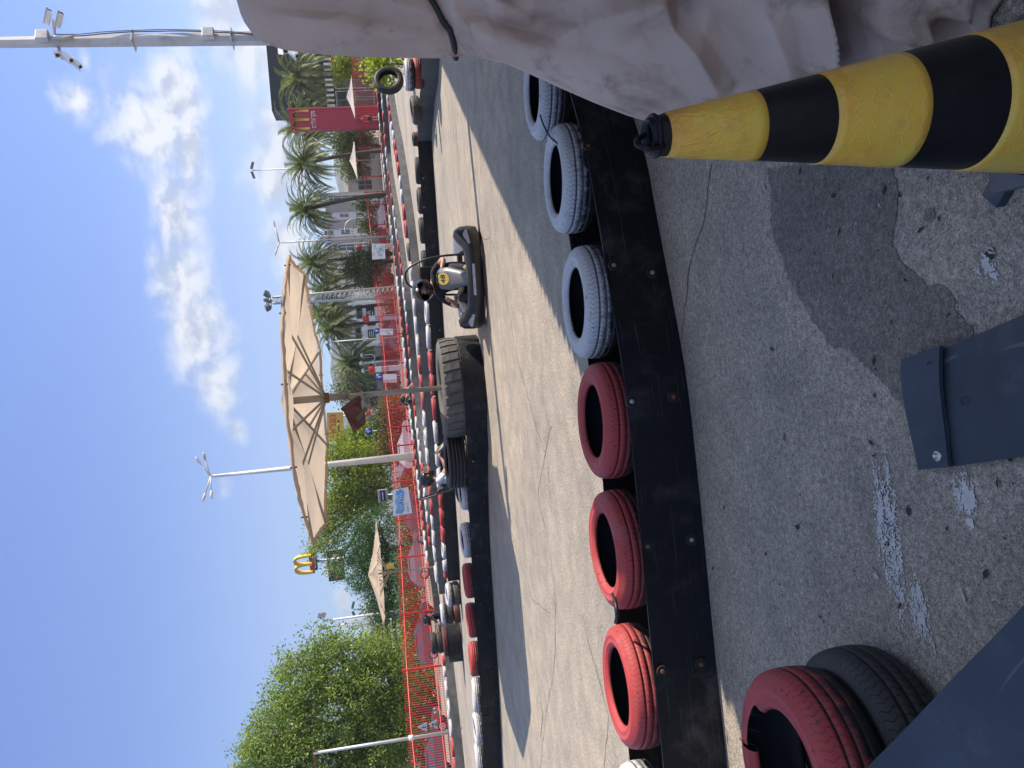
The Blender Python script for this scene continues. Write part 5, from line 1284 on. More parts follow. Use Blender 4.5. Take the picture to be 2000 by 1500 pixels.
m = MB(); q = P(560, 92, 12.0) - b; m.tube([q + V((.2, .05, 0)), q], .02, 8); m.build('bracket', M_WHITE, o)
# double armed post with two flags
d = 95; b = base_of(760, 462, d); tz = P(545, 468, d).z; o = mast('lamp_post', 'double armed lamp post with flags among the palms', b, V((b.x, d, tz)), .16, .09)
for s, (x, y) in ((1, (537, 442)), (-1, (541, 487))):
    e = P(x, y, d) - b; a = V((0, 0, tz)); m = MB(); m.tube([a, e], [.09, .07], 6); ar = m.build('lamp_arm', M_POLE, o); m = MB(); dd = (e - a).normalized(); m.ball(e + dd * .3, (.55, .16, .10), 0, 10, 6, dd.to_track_quat('X', 'Z').to_matrix()); m.build('lamp_head', M_POLE, ar)
FL = mat('white_flag_cloth', (.66, .67, .70), .9); FLB = mat('blue_flag_stripe', (.05, .10, .36), .9)
for pts in (((645, 455), (652, 462), (662, 467), (650, 460)), ((628, 470), (648, 467), (652, 474), (640, 478))):
    q = [P(x, y, d - .3) for x, y in pts]; m = MB(); n = 8
    m.loft([[q[0].lerp(q[1], i / n).lerp(q[3].lerp(q[2], i / n), j / 6) + V((0, .2 * sin(i * .9 + j), 0)) for i in range(n + 1)] for j in range(7)], 0, True, False, ring_closed=False)
    m.m = [1 if (k // n) in (1, 4) else 0 for k in range(len(m.m))]; tag(m.build('flag', [FL, FLB], None, world=True), 'white flag with blue stripes on the double armed post, %s' % ('upper one' if pts[0][0] > 640 else 'lower drooping one'), 'flag')
# lattice mast with floodlights
d = 90.5; b = base_of(757, 572, d); tz = P(532, 586, d).z; o = thing('lattice_mast', 'grey lattice mast with a ring of floodlights behind the big umbrella', 'mast', tuple(b))
m = MB(); w0, w1 = .62, .34; cs = [(-1, -1), (1, -1), (1, 1), (-1, 1)]; n = 26
def lp(k, z): f = z / tz; w = lerp(w0, w1, f); return V((cs[k][0] * w, cs[k][1] * w, z))
for k in range(4): m.tube([lp(k, 0), lp(k, tz)], .085, 6)
for i in range(n):
    z0, z1 = tz * i / n, tz * (i + 1) / n
    for k in range(4): m.tube([lp(k, z0), lp((k + 1) % 4, z1)], .035, 4); m.tube([lp(k, z1), lp((k + 1) % 4, z1)], .03, 4)
m.build('lattice', M_GALV, o)
m = MB(); m.tube([V((0, 0, tz)), V((0, 0, tz + .9))], .10, 8); m.tube([V((.95 * cos(a), .95 * sin(a), tz + .3)) for a in [2 * pi * k / 16 for k in range(16)]], .05, 5, closed=True); m.build('head_ring', M_GREYPL, o)
for k in range(8):
    a = 2 * pi * k / 8; m = MB(); m.box((.95 * cos(a), .95 * sin(a), tz + .55), (.42, .30, .52), 0, Matrix.Rotation(a, 3, 'Z') @ Matrix.Rotation(.5, 3, 'Y'), .03); m.build('floodlight', M_GREYPL, o)
# flood mast and crane on the far left, small distant masts
d = 110; b = base_of(790, 1192, d); tz = P(630, 1204, d).z; o = mast('lamp_post', 'slim mast with two pairs of square floodlights beyond the smaller umbrella', b, V((b.x, d, tz)), .20, .14)
for s in (-1, 1):
    for q in (0, 1):
        m = MB(); m.box((s * .85, -.1 * q, tz - .2 + q * .55), (.75, .25, .55), 0, Matrix.Rotation(s * .35, 3, 'Y'), .03); m.build('floodlight', M_STICK, o)
m = MB(); m.box((0, 0, tz), (1.7, .1, .1)); m.build('cross_arm', M_POLE, o)
d = 420; b = base_of(790, 1206, d); tz = P(655, 1216, d).z; o = thing('crane', 'distant lattice crane jib beyond the smaller umbrella', 'crane', tuple(b)); m = MB()
for k in range(4): m.tube([V((cs[k][0] * 1.4, cs[k][1] * 1.4, 0)), V((cs[k][0] * 1.4, cs[k][1] * 1.4, tz * .8)), V((0, 0, tz))], .32, 4)
for i in range(22):
    z0 = tz * .8 * i / 22; z1 = tz * .8 * (i + 1) / 22
    for k in range(4): a, c = cs[k], cs[(k + 1) % 4]; m.tube([V((a[0] * 1.4, a[1] * 1.4, z0)), V((c[0] * 1.4, c[1] * 1.4, z1))], .16, 3)
m.build('jib', M_GALV, o)
for (x, y, xb, d, lb) in ((690, 1186, 760, 150, 'thin distant mast with a small T head beside the floodlight mast'), (493, 328, 700, 150, 'thin distant floodlight mast rising above the palms'), (640, 663, 760, 82, 'slim grey pole with a small white head near the fence notice')):
    b = base_of(xb, y - 4, d); tz = P(x, y, d).z; o = mast('lamp_post', lb, b, V((b.x, d, tz)), .09 * d / 100, .07 * d / 100, M_GALV)
    for s in (-1, 1): m = MB(); m.box((s * .006 * d, 0, tz), (.009 * d, .3, .003 * d), 0, Matrix.Rotation(s * .3, 3, 'Y')); m.build('lamp_head', M_GREYPL, o)
# curved white street lamps behind the far fence
d = 100; b = base_of(780, 703, d); o = thing('lamp_post', 'white post with three swan neck lamps behind the far fence', 'lamp post', tuple(b)); tz = P(706, 710, d).z; m = MB(); m.tube([V((0, 0, 0)), V((0, 0, tz))], .11, 8); m.build('pole', M_WHITE, o)
for s in (-1, 1):
    m = MB(); m.tube([V((s * (.1 + .45 * (1 - cos(a))), 0, tz - 1.2 + .55 * -sin(a) * 1)) for a in [pi * k / 10 for k in range(11)]] + [V((s * 1.0, 0, tz - .3))], .06, 6); ar = m.build('lamp_arm', M_WHITE, o)
    m = MB(); m.lathe([(0, .35), (.2, .28), (.33, 0), (0, -.02)], 12, (s * 1.0, 0, tz - .25)); m.build('lamp_shade', M_WHITE, ar)
m = MB(); m.lathe([(0, .4), (.2, .3), (.33, 0), (0, -.02)], 12, (0, 0, tz - .1)); m.build('lamp_shade', M_WHITE, o)
for (x, y, d, lb) in ((672, 428, 112, 'curved grey street lamp in front of the grey office block, beside the palms'),):
    b = base_of(760, y - 4, d); o = thing('lamp_post', lb, 'lamp post', tuple(b)); tz = P(x, y, d).z; m = MB(); m.tube(smooth_path([(0, 0, 0), (0, 0, tz * .7), (-.1, 0, tz * .85), (-.6, 0, tz * .96), (-1.4, 0, tz)], 5), .09, 6); m.build('pole', M_GALV, o); m = MB(); m.ball((-1.6, 0, tz), (.4, .14, .1), 0, 10, 6); m.build('lamp_head', M_GALV, o)
# advertising pillars: red drum on a white body
for (xt, xb, y, d, lb) in ((696, 765, 484, 103, 'in front of the round tree'), (709, 770, 622, 95, 'before the shop sign'), (720, 780, 721, 90, 'beside the swan neck lamps'), (712, 790, 803, 96, 'under the maroon cloth'), (717, 795, 887, 90, 'next to the tall lamp post')):
    b = base_of(xb, y - 3, d); zt = P(xt, y, d).z; o = thing('advertising_pillar', 'white advertising pillar with red drum top ' + lb, 'advertising pillar', tuple(b), 0, 'red topped advertising pillars')
    m = MB(); m.box((0, 0, (zt - .7) / 2), (.62, .55, zt - .7), 0, None, .04); m.build('body', M_WHITE, o); m = MB(); m.lathe([(0, zt), (.42, zt), (.46, zt - .1), (.46, zt - .6), (.40, zt - .7), (0, zt - .7)], 16); m.build('drum', M_RED, o)
    m = MB(); m.box((0, -.29, zt - 1.9), (.5, .02, .9)); m.build('poster', M_STICK, o)
# round blue road signs
for (x, y, d, lb) in ((741, 735, 80, 'beside the big red post'), (720, 839, 75, 'between the fence posts under the maroon cloth'), (736, 645, 90, 'above the white notice')):
    b = base_of(790, y - 3, d); z = P(x, y, d).z; o = thing('road_sign', 'round blue road sign ' + lb, 'road sign', tuple(b)); m = MB(); m.tube([V((0, 0, 0)), V((0, 0, z + .2))], .035, 6); m.build('pole', M_GALV, o); m = MB(); m.lathe([(0, .0), (.36, .0), (.36, .03), (0, .03)], 20, (0, -.06, z), 0, Matrix.Rotation(pi / 2, 3, 'X')); dk = m.build('disc', mat('road_sign_blue', (.02, .07, .40), .4), o)
    m = MB(); m.prism([(-.05, -.2), (.05, -.2), (.05, .02), (.16, .02), (0, .22), (-.16, .02), (-.05, .02)], (0, -.095, z), (1, 0, 0), (0, 0, 1), .006); m.build('arrow', M_WHITE, dk)
# ------------------------------------------------------------------ signs
M_PYL = mat('crimson_sign_panel', (.36, .025, .05), .45, 0, .06, .4)
M_ARCH = mat('golden_yellow', (.72, .50, .05), .4, 0, .05)
def arches(m, c, ex, ey, W_, H_, t_, depth=.05, w_out=0):
    ez = ex.cross(ey)
    for s in (-1, 1):
        pts = []
        for k in range(21):
            a = pi * k / 20; x = s * W_ / 4 + cos(a) * W_ / 4; y = -H_ / 2 + H_ * (max(0, sin(a)) ** .55); pts.append((x, y))
        for (a0, b0), (a1, b1) in zip(pts, pts[1:]):
            p, q = c + ex * a0 + ey * b0, c + ex * a1 + ey * b1; d = (q - p); L = d.length
            if L < 1e-4: continue
            d /= L; nn = ez.cross(d); tt = t_ * (1.0 if abs(d.dot(ey)) > .5 else .8)
            off = .002 * (1 if s > 0 else 0)
            m.add([p - d * t_ * .18 + nn * tt / 2 + ez * off, q + d * t_ * .18 + nn * tt / 2 + ez * off, q + d * t_ * .18 - nn * tt / 2 + ez * off, p - d * t_ * .18 - nn * tt / 2 + ez * off] + [v + ez * (depth + off) for v in (p - d * t_ * .18 + nn * tt / 2, q + d * t_ * .18 + nn * tt / 2, q + d * t_ * .18 - nn * tt / 2, p - d * t_ * .18 - nn * tt / 2)],
                  [(0, 1, 2, 3), (7, 6, 5, 4), (0, 4, 5, 1), (1, 5, 6, 2), (2, 6, 7, 3), (3, 7, 4, 0)], 0)
d = 97.5; tl, tr, br, bl = P(565, 256, d), P(560, 213, d), P(752, 206, d), P(752, 249, d)
o = thing('pylon_sign', 'tall crimson pylon sign with yellow arches and white writing', 'sign', (lerp(bl.x, br.x, .5), d, 0))
m = MB(); hw = (tr.x - tl.x) / 2; cx_ = (tl.x + tr.x) / 2; ht = (tl.z + tr.z) / 2
m.prism([(-hw, .2), (hw, .2), (hw, ht), (-hw, ht - .35)], (cx_, d, 0), (1, 0, 0), (0, 0, 1), .02); m.box((cx_, d + .42, ht / 2), (hw * 2 - .02, .78, ht - .5)); m.build('panel', M_PYL, o, world=True)
m = MB(); m.box((cx_ + hw - .02, d + .3, ht / 2), (.16, .9, ht + .05)); m.build('edge_strip', mat('pale_red_edge', (.62, .10, .12), .4), o, world=True)
m = MB(); arches(m, V((cx_ - .05, d - .06, P(588, 232, d).z)), V((1, 0, 0)), V((0, 0, 1)), hw * 1.62, 1.85, .28, .06); m.build('arches', M_ARCH, o, world=True)
m = MB(); m.text('סדלנודקמ', .78, V((cx_ - .05, d - .05, P(612, 231, d).z)), (1, 0, 0), (0, 0, 1), 0, .03, hw * 1.55); m.build('lettering', M_WHITE, o, world=True)
# roadside arches on a pole, box sign and dark sign under it
d = 100; q = P(597, 1099, d); o = thing('arches_sign', 'golden double arches on a red base above the trees', 'sign', (q.x, d, 0)); ez_ = Matrix.Rotation(-.3, 3, 'Z'); ex = ez_ @ V((1, 0, 0))
m = MB(); arches(m, V((q.x, d - .3, q.z + .25)), ex, V((0, 0, 1)), 2.35, 2.0, .27, .55); m.build('arches', M_ARCH, o, world=True)
zr_ = P(609, 1099, d).z
m = MB(); m.box((q.x, d, zr_), (2.85, .7, .52), 0, ez_); m.build('red_base', M_PYL, o, world=True)
m = MB(); zb_ = P(616, 1099, d).z; m.box((q.x + .05, d + .02, zb_), (2.25, .6, .42), 0, ez_); bx = m.build('name_box', M_BLACK, o, world=True)
m = MB(); m.text('McDRIVE', .34, V((q.x, d - .33, zb_)), ex, (0, 0, 1), 0, .02, 1.6); m.build('lettering', M_WHITE, bx, world=True)
m = MB(); m.tube([V((q.x, d + .2, 0)), V((q.x, d + .2, zb_))], .16, 10); m.build('pole', M_GALV, o, world=True)
d = 104; q = P(656, 1104, d); o = thing('round_letter_sign', 'black board with white rings and an orange swoosh, half hidden by leaves', 'sign', (q.x, d, 0)); m = MB(); m.box((q.x, d, q.z), (4.0, .35, 2.1), 0, None, .03); bd_ = m.build('board', M_BLACK, o, world=True)
m = MB()
def ringp(c, r0, r1, a0, a1, n=24, sy=1.0):
    for k in range(n):
        a, b = lerp(a0, a1, k / n), lerp(a0, a1, (k + 1) / n); y = d - .19; m.quad(*[V((c[0] + r * cos(t_), y, c[1] + r * sin(t_) * sy)) for r, t_ in ((r0, a), (r1, a), (r1, b), (r0, b))])
ringp((q.x + .2, q.z + .1), .42, .72, 0, 2 * pi); ringp((q.x - .95, q.z + .1), .36, .66, radians(-150), radians(60)); m.box((q.x + 1.25, d - .19, q.z + .05), (.5, .02, .6)); m.build('white_marks', M_WHITE, bd_, world=True)
m = MB(); ringp((q.x - .2, q.z + .55), 1.35, 1.6, radians(200), radians(320), 24, .85); m.build('swoosh', mat('orange_paint', (.75, .17, .05), .5), bd_, world=True)
m = MB(); m.tube([V((q.x, d + .3, 0)), V((q.x, d + .3, q.z))], .14, 8); m.build('pole', M_GALV, o, world=True)
# yellow roof sign with red letters
d = 128; q = P(655, 833, d); o = thing('roof_sign', 'yellow roof sign with red Hebrew letters behind the umbrella rim', 'sign', (q.x, d, 0)); R_ = Matrix.Rotation(.06, 3, 'Y')
m = MB(); m.box(q, (4.6, .35, 2.6), 0, R_); bd_ = m.build('board', mat('sign_yellow', (.75, .43, .06), .5, 0, .08), o, world=True)
m = MB(); m.text('ונורגוג', 1.6, q + V((.1, -.20, .35)), R_ @ V((1, 0, 0)), R_ @ V((0, 0, 1)), 0, .03, 3.6); m.build('lettering', mat('sign_red', (.55, .03, .03), .5), bd_, world=True)
m = MB(); m.box(q + V((0, -.20, -.55)), (1.9, .02, .28), 0, R_); m.build('small_line', RUST, bd_, world=True)
m = MB(); [m.tube([V((q.x + s, d + .4, 0)), V((q.x + s, d + .4, q.z))], .12, 6) for s in (-1.6, 1.6)]; m.build('pole', M_GALV, o, world=True)

# ------------------------------------------------------------------ buildings beyond the fence
W_GREY = mat('warm_grey_cladding', (.50, .465, .42), .8, 0, .07, .4); W_CREAM = mat('cream_wall', (.80, .75, .66), .8, 0, .06, .3); W_WHITE = mat('white_wall', (.84, .83, .80), .7, 0, .05, .3)
W_DARK = mat('charcoal_cladding', (.024, .028, .038), .55, 0, .12, .3); W_NAVY = mat('navy_ribs', (.014, .017, .030), .5, 0, .15, .5); W_MID = mat('mid_grey_concrete', (.27, .27, .26), .85, 0, .1, .4); W_BAND = mat('dark_window_band', (.03, .035, .045), .15, 0, .2, .6)
def bldg(name, label, pix, d, depth, wall):
    """pix: (left y, right y, top x) in the photo"""
    yl_, yr, xt = pix; a, b = P(745, yl_, d), P(745, yr, d); zt = P(xt, (yl_ + yr) / 2, d).z; o = thing(name, label, 'building', ((a.x + b.x) / 2, d + depth / 2, 0))
    m = MB(); m.box(((a.x + b.x) / 2, d + depth / 2, zt / 2), (b.x - a.x, depth, zt)); m.build('wall', wall, o, world=True); return o, a.x, b.x, zt
def win(o, x, z, w, h, d, pane=M_GLASS, frame=M_FRAMEW, bars=(1, 1), fw=.12):
    m = MB(); m.box((x, d - .05, z + h / 2 - fw / 2), (w, .12, fw)); m.box((x, d - .05, z - h / 2 + fw / 2), (w, .12, fw))
    for s in (-1, 1): m.box((x + s * (w / 2 - fw / 2), d - .05, z), (fw, .116, h - 2 * fw))
    for k in range(1, bars[0] + 1): m.box((x - w / 2 + w * k / (bars[0] + 1), d - .045, z), (.06, .08, h - 2 * fw))
    for k in range(1, bars[1] + 1): m.box((x, d - .04, z - h / 2 + h * k / (bars[1] + 1)), (w - 2 * fw, .07, .06))
    f = m.build('window', frame, o, world=True); m = MB(); m.box((x, d - .01, z), (w - 2 * fw + .02, .03, h - 2 * fw + .02)); m.build('pane', pane, f, world=True)
# grey office block: tall window strips between grey panels
d = 125; o, xa, xb, zt = bldg('office_block', 'grey office block with white framed window strips behind the palms', (545, 372, 641), d, 14, W_GREY)
def X(y): return P(745, y, d).x
for yc, yw, full in ((384, 12, 1), (418, 10, 0), (450, 12, 0), (480, 15, 1), (519, 9, 0)):
    x0, x1 = X(yc + yw / 2), X(yc - yw / 2); w = abs(x1 - x0)
    m = MB(); m.box(((x0 + x1) / 2, d - .10, zt / 2 + .1), (w + .25, .2, zt + .2)); st_ = m.build('window_strip', W_CREAM if full else W_WHITE, o, world=True)
    if full:
        m = MB(); m.box(((x0 + x1) / 2, d - .22, zt / 2 - .2), (w - .3, .06, zt - .9)); m.build('glazing', mat('grey_glazing', (.15, .17, .19), .12, 0, .25, .5), o, world=True)
        m = MB(); [m.box(((x0 + x1) / 2, d - .27, zt * k / 7), (w - .3, .05, .09)) for k in range(1, 7)]; m.box(((x0 + x1) / 2 + .1, d - .27, zt / 2 - .2), (.08, .046, zt - .9)); m.build('mullions', M_FRAMEW, o, world=True)
    else:
        for k in range(4): win(o, (x0 + x1) / 2, 1.5 + k * 2.55, w - .15, 1.45, d - .22, mat('dark_grey_glass', (.07, .075, .07), .15), M_FRAMEW, (2, 1), .07)  # panes in a plain dark grey glass
m = MB(); m.box(((xa + xb) / 2, d - .1, zt + .05), (xb - xa + .1, .3, .18)); m.build('coping', W_WHITE, o, world=True)
m = MB(); [m.box((xa + 2 + k * 2.6, d + 3, zt + .55), (1.5, 1.2, .9), 0, None, .04) for k in range(4)]; m.build('roof_unit', W_CREAM, o, world=True)
# low building with a cream parapet
d = 140; o, xa, xb, zt = bldg('low_building', 'low grey building with cream parapet between the office block and pylon sign', (372, 268, 668), d, 10, W_MID)
m = MB(); m.box(((xa + xb) / 2, d - .2, zt - .35), (xb - xa, .45, .75)); m.build('parapet', W_CREAM, o, world=True)
for k in range(4): win(o, lerp(xa, xb, .12 + .25 * k), zt * .45, 2.0, 2.6, d, M_GLASS, W_MID, (1, 0))
# charcoal building at the right with ribs, striped fascia and shop front
d = 112; o, xa, xb, zt = bldg('charcoal_building', 'large charcoal building with ribbed front and striped fascia at the right', (210, -120, 516), d, 4, W_DARK)
z0, z1 = P(650, 150, d).z, P(587, 150, d).z; m = MB(); n = int((xb - xa) / .55)
for k in range(n): m.box((xa + .2 + k * .55, d - .12, (z0 + z1) / 2), (.22, .24, z1 - z0))
m.build('ribs', W_NAVY, o, world=True)
m = MB(); m.box(((xa + xb) / 2, d - .02, (z0 + z1) / 2), (xb - xa, .04, z1 - z0)); m.build('rib_backing', mat('ribs_backing', (.03, .035, .055), .6), o, world=True)
za, zb2 = P(650, 150, d).z - .02, P(634, 150, d).z
m = MB(); m.box(((xa + xb) / 2, d - .34, (za + zb2) / 2), (xb - xa, .12, zb2 - za)); fs_ = m.build('fascia', W_NAVY, o, world=True)
m = MB(); [m.box((xa + .35 + k * .74, d - .42, (za + zb2) / 2), (.34, .05, zb2 - za - .04)) for k in range(int((xb - xa) / .74))]; m.build('fascia_stripes', M_WHITE, fs_, world=True)
for k in range(7):
    x = xa + 1.2 + k * 2.9; win(o, x, za * .5 + .1, 2.6, za - .5, d - .05, mat('shop_glass', (.05, .065, .06), .1, 0, .4, .5), M_GALV, (1, 1), .12)
q = P(660, 128, 106); m = MB(); m.box(q, (4.0, .3, .85), 0, Matrix.Rotation(-.02, 3, 'Y')); sg = thing('shop_sign', 'white and red shop sign in front of the charcoal building', 'sign', (q.x, 106, 0)); m.build('board', mat('lilac_white_sign', (.55, .54, .62), .5), sg, world=True)
m = MB(); m.box(q + V((.7, -.0, .58)), (1.5, .28, .3)); m.build('red_header', M_RED, sg, world=True); m = MB(); m.text('BURGER', .35, q + V((-.2, -.16, .22)), (1, 0, 0), (0, 0, 1), 0, .02, 1.6) if False else m.box(q + V((-.4, -.16, .3)), (1.8, .02, .14)); m.build('lettering', M_INK, sg, world=True); m = MB(); [m.tube([V((q.x + s, 106.2, 0)), V((q.x + s, 106.2, q.z))], .08, 6) for s in (-1.4, 1.4)]; m.build('post', M_GALV, sg, world=True)
# shop with the dark sign board
d = 118; o, xa, xb, zt = bldg('shop_building', 'pale grey shop with a dark sign board ending in AR behind the palms', (668, 588, 686), d, 9, W_WHITE)
for y, xt, xb_ in ((650, 694, 706), (606, 695, 708)): win(o, X(y) if False else P(745, y, d).x, P((xt + xb_) / 2, y, d).z, 2.2, 1.0, d, M_GLASS, W_MID, (1, 0))
q = P(724, 617, d - .3); m = MB(); m.box((q.x, d - .2, q.z), (2.9, .3, 1.25)); sb_ = m.build('sign_board', W_NAVY, o, world=True)
m = MB(); m.text('CAR', .72, V((q.x - .05, d - .37, q.z + .18)), (1, 0, 0), (0, 0, 1), 0, .02, 1.7); m.box((q.x - .1, d - .37, q.z - .33), (1.5, .02, .12)); m.build('lettering', M_WHITE, sb_, world=True)
q = P(726, 652, d - .3); m = MB(); m.box((q.x, d - .2, q.z), (1.3, .3, 1.1)); sb_ = m.build('sign_board', W_NAVY, o, world=True); m = MB(); [m.box((q.x, d - .37, q.z + .3 - k * .28), (.9, .02, .13)) for k in range(3)]; m.build('lettering', PALEB, sb_, world=True)
# grey two storey building with dark bands, behind the maroon cloth
d = 132; o, xa, xb, zt = bldg('long_grey_building', 'long grey two storey building with a dark window band behind the big umbrella pole', (870, 672, 699), d, 12, W_MID)
m = MB(); zb1, zb0 = P(722, 770, d).z, P(737, 770, d).z; m.box(((xa + xb) / 2, d - .04, (zb0 + zb1) / 2), (xb - xa - .6, .1, zb1 - zb0)); m.build('window_band', W_BAND, o, world=True)
m = MB(); m.box(((xa + xb) / 2, d - .25, zt), (xb - xa + .4, .6, .28)); m.build('coping', W_CREAM, o, world=True)
m = MB(); [m.box((lerp(xa, xb, k / 8), d - .12, zt / 2), (.18, .2, zt - .3)) for k in range(9)]; m.build('pilaster', W_MID, o, world=True)
# blocks glimpsed behind the leafy trees and left of the smaller umbrella
d = 150; o, xa, xb, zt = bldg('white_building', 'white building glimpsed through the lime green trees', (1010, 800, 668), d, 10, W_WHITE)
for k in range(6): win(o, lerp(xa, xb, .08 + .165 * k), zt * .55, 2.2, 1.6, d, M_GLASS, W_MID)
d = 120; o, xa, xb, zt = bldg('dark_building', 'dark building with a flat pale canopy at the edge of the big tree', (1330, 1212, 758), d, 10, W_BAND)
m = MB(); m.box(((xa + xb) / 2, d - .6, P(765, 1230, d).z), (xb - xa + .5, 1.4, .3)); m.build('canopy', W_CREAM, o, world=True); m = MB(); [m.box((lerp(xa, xb, .70 + .05 * k), d - .1, P(777, 1220, d).z), (.4, .1, .5)) for k in range(5)]; m.build('lettering', M_WHITE, o, world=True)
q = P(748, 968, 80); m = MB(); m.box((q.x, 80, q.z), (1.3, .2, 1.0), 0, None, .05); sg = thing('shop_sign', 'small lilac sign with a black plate glimpsed at the foot of the lime trees', 'sign', (q.x, 80, 0)); m.build('board', mat('lilac_sign', (.36, .36, .55), .5), sg, world=True); m = MB(); m.box((q.x, 79.88, q.z), (1.05, .03, .5)); pl2 = m.build('plate', M_BLACK, sg, world=True); m = MB(); m.text('Walking', .42, V((q.x, 79.86, q.z)), (1, 0, 0), (0, 0, 1), 0, .012, 1.3) if False else m.box((q.x, 79.855, q.z + .02), (.8, .01, .10)); m.build('lettering', M_WHITE, pl2, world=True); m = MB(); m.tube([V((q.x, 80.15, 0)), V((q.x, 80.15, q.z))], .07, 6); m.build('post', M_GALV, sg, world=True)

# ------------------------------------------------------------------ hazy hills
m = MB(); rr = random.Random(8)
def ridge(d, tab, seed, dep=900):
    ys = [-900 + 100 * i for i in range(45)]; a = []; b = []
    for y in [(-1100 + 22 * i) for i in range(180)]:
        x = interp(tab, y) + 3.0 * noise.noise(V((y * .016, seed, 0))) + 1.2 * noise.noise(V((y * .07, seed, 0))); q = P(x, y, d); a.append(V((q.x, d + 60 * noise.noise(V((y * .02, 2, seed))), max(2, q.z)))); b.append(V((q.x * .92, d - dep * .55, -2)))
    mid = [p.lerp(q, .5) + V((0, 0, p.z * .10 + 25 * noise.noise(V((p.x * .004, 1, seed))))) for p, q in zip(a, b)]; back = [p + V((0, dep * .6, -p.z * .55)) for p in a]
    m.loft([b, mid, a, back], 0, True, False, ring_closed=False)
M_HILL = mat('scrub_hillside', (.055, .075, .05), .95, 0, .35, .006, dirt=(.30, .28, .25), dirt_amt=.9, ds=.011)
ridge(2300, [(-1000, 700), (150, 668), (260, 650), (330, 652), (400, 668), (520, 676), (640, 650), (720, 646), (775, 655), (850, 700), (1000, 752), (1500, 800), (2600, 840)], 3)
tag(m.build('hills', M_HILL, None, world=True), kind='structure')
# ------------------------------------------------------------------ leafy trees (every leaf a small bent face)
def leaf_mesh(name, blobs, n, size, m, seed=0, aspect=.5, droop=.35, hollow=.55):
    """blobs: (centre, (rx, ry, rz), weight); leaves gather towards the skin of each blob, in sprigs"""
    rs = np.random.RandomState(seed); tot = sum(b[2] for b in blobs); V_, F_ = [], []
    for c, r, w in blobs:
        k = int(n * w / tot); sp = max(1, k // 30)
        u = rs.normal(size=(sp, 3)); u /= np.linalg.norm(u, axis=1)[:, None]; rad = (hollow + (1 - hollow) * rs.rand(sp) ** .6)[:, None]
        lump = 1.0 + .22 * np.sin(u[:, :1] * 5 + seed) * np.sin(u[:, 1:2] * 6 + 1 + seed) + .15 * rs.normal(size=(sp, 1))
        cen = np.array(c) + u * rad * np.array(r) * lump
        idx = rs.randint(0, sp, k); ctr = cen[idx] + rs.normal(size=(k, 3)) * size * 1.55
        d = u[idx] + rs.normal(size=(k, 3)) * .8; d[:, 2] -= droop; d /= np.linalg.norm(d, axis=1)[:, None]
        s = np.cross(d, rs.normal(size=(k, 3))); s /= np.linalg.norm(s, axis=1)[:, None] + 1e-9; nn = np.cross(d, s)
        L = size * (.6 + .8 * rs.rand(k, 1)); w_ = L * aspect * .5
        a = ctr - d * L * .5; e = ctr + d * L * .5; p1 = ctr + s * w_ + nn * L * .06; p2 = ctr - s * w_ + nn * L * .06
        q = np.stack([a, p1, e, p2], 1).reshape(-1, 3); b0 = sum(len(x) for x in V_)
        V_.append(q); F_.append(np.arange(k * 4).reshape(k, 4) + b0)
    vs = np.concatenate(V_); fs = np.concatenate(F_)
    me = bpy.data.meshes.new(name); me.vertices.add(len(vs)); me.vertices.foreach_set('co', vs.ravel()); me.loops.add(fs.size); me.loops.foreach_set('vertex_index', fs.ravel())
    me.polygons.add(len(fs)); me.polygons.foreach_set('loop_start', np.arange(0, fs.size, 4)); me.polygons.foreach_set('loop_total', np.full(len(fs), 4)); me.materials.append(m); me.update(); me.validate(); return me
def tree(name, label, base, blobs, n, size, m, seed, trunk=.25, branches=True, group=None, aspect=.5, cat='tree', hollow=.5):
    o = thing(name, label, cat, tuple(base), 0, group); b = [(V(c) - V(base), r, w) for c, r, w in blobs]
    c_ = bpy.data.objects.new('crown', leaf_mesh('crown', b, n, size, m, seed, aspect, hollow=hollow)); COL.objects.link(c_); c_.parent = o
    if trunk:
        top = V(b[0][0]); mb = MB(); fork = V((top.x * .5, top.y * .5, max(.8, min(q[0].z - q[1][2] * .4 for q in b)))); mb.tube(smooth_path([V((0, 0, 0)), fork * .5 + V((trunk * .4, 0, 0)), fork], 4), [trunk * (1.3 - .5 * k / 8) for k in range(9)], 9)
        for q in b:
            t_ = V(q[0]); e = fork.lerp(t_, .85); mb.tube(smooth_path([fork, fork.lerp(e, .5) + V((.15, .1, .3)) * trunk * 2, e], 4), [trunk * .6 * (1 - .085 * k) for k in range(9)], 6)
            for s in range(3):
                w = t_ + V((RND.uniform(-.7, .7) * q[1][0], RND.uniform(-.7, .7) * q[1][1], RND.uniform(-.2, .7) * q[1][2])); mb.tube([fork.lerp(e, .7), w], [trunk * .25, trunk * .06], 5)
        mb.build('trunk', M_BARK, o)
    return o
def blob(x, y, d, rpx, rzpx=None, w=None, dy=0):
    s = d / F_PX; c = P(x, y, d + dy); r = rpx * s; rz = (rzpx or rpx) * s; return (c, (r, r * .9, rz), w or r * r * rz)
# big tree at the left edge, in front of the fence's far end
d = 58
tree('broad_tree', 'big rounded green tree filling the left background', (P(790, 1400, d).x, d, 0),
     [blob(652, 1408, d, 95, 130), blob(552, 1433, d, 75, 70), blob(532, 1488, d, 70, 60), blob(592, 1338, d, 60, 70), blob(572, 1298, d, 30, 40), blob(672, 1298, d, 62, 90), blob(632, 1508, d, 95, 110), blob(732, 1338, d, 85, 60), blob(742, 1448, d, 100, 60), blob(742, 1278, d, 45, 45), blob(622, 1248, d, 28, 30), blob(712, 1568, d, 100, 90), blob(652, 1270, d, 34, 40), blob(502, 1448, d, 36, 24), blob(782, 1298, d, 60, 26), blob(784, 1408, d, 90, 26), blob(492, 1528, d, 60, 40)], 105000, .215, L_BIG, 1, .4)
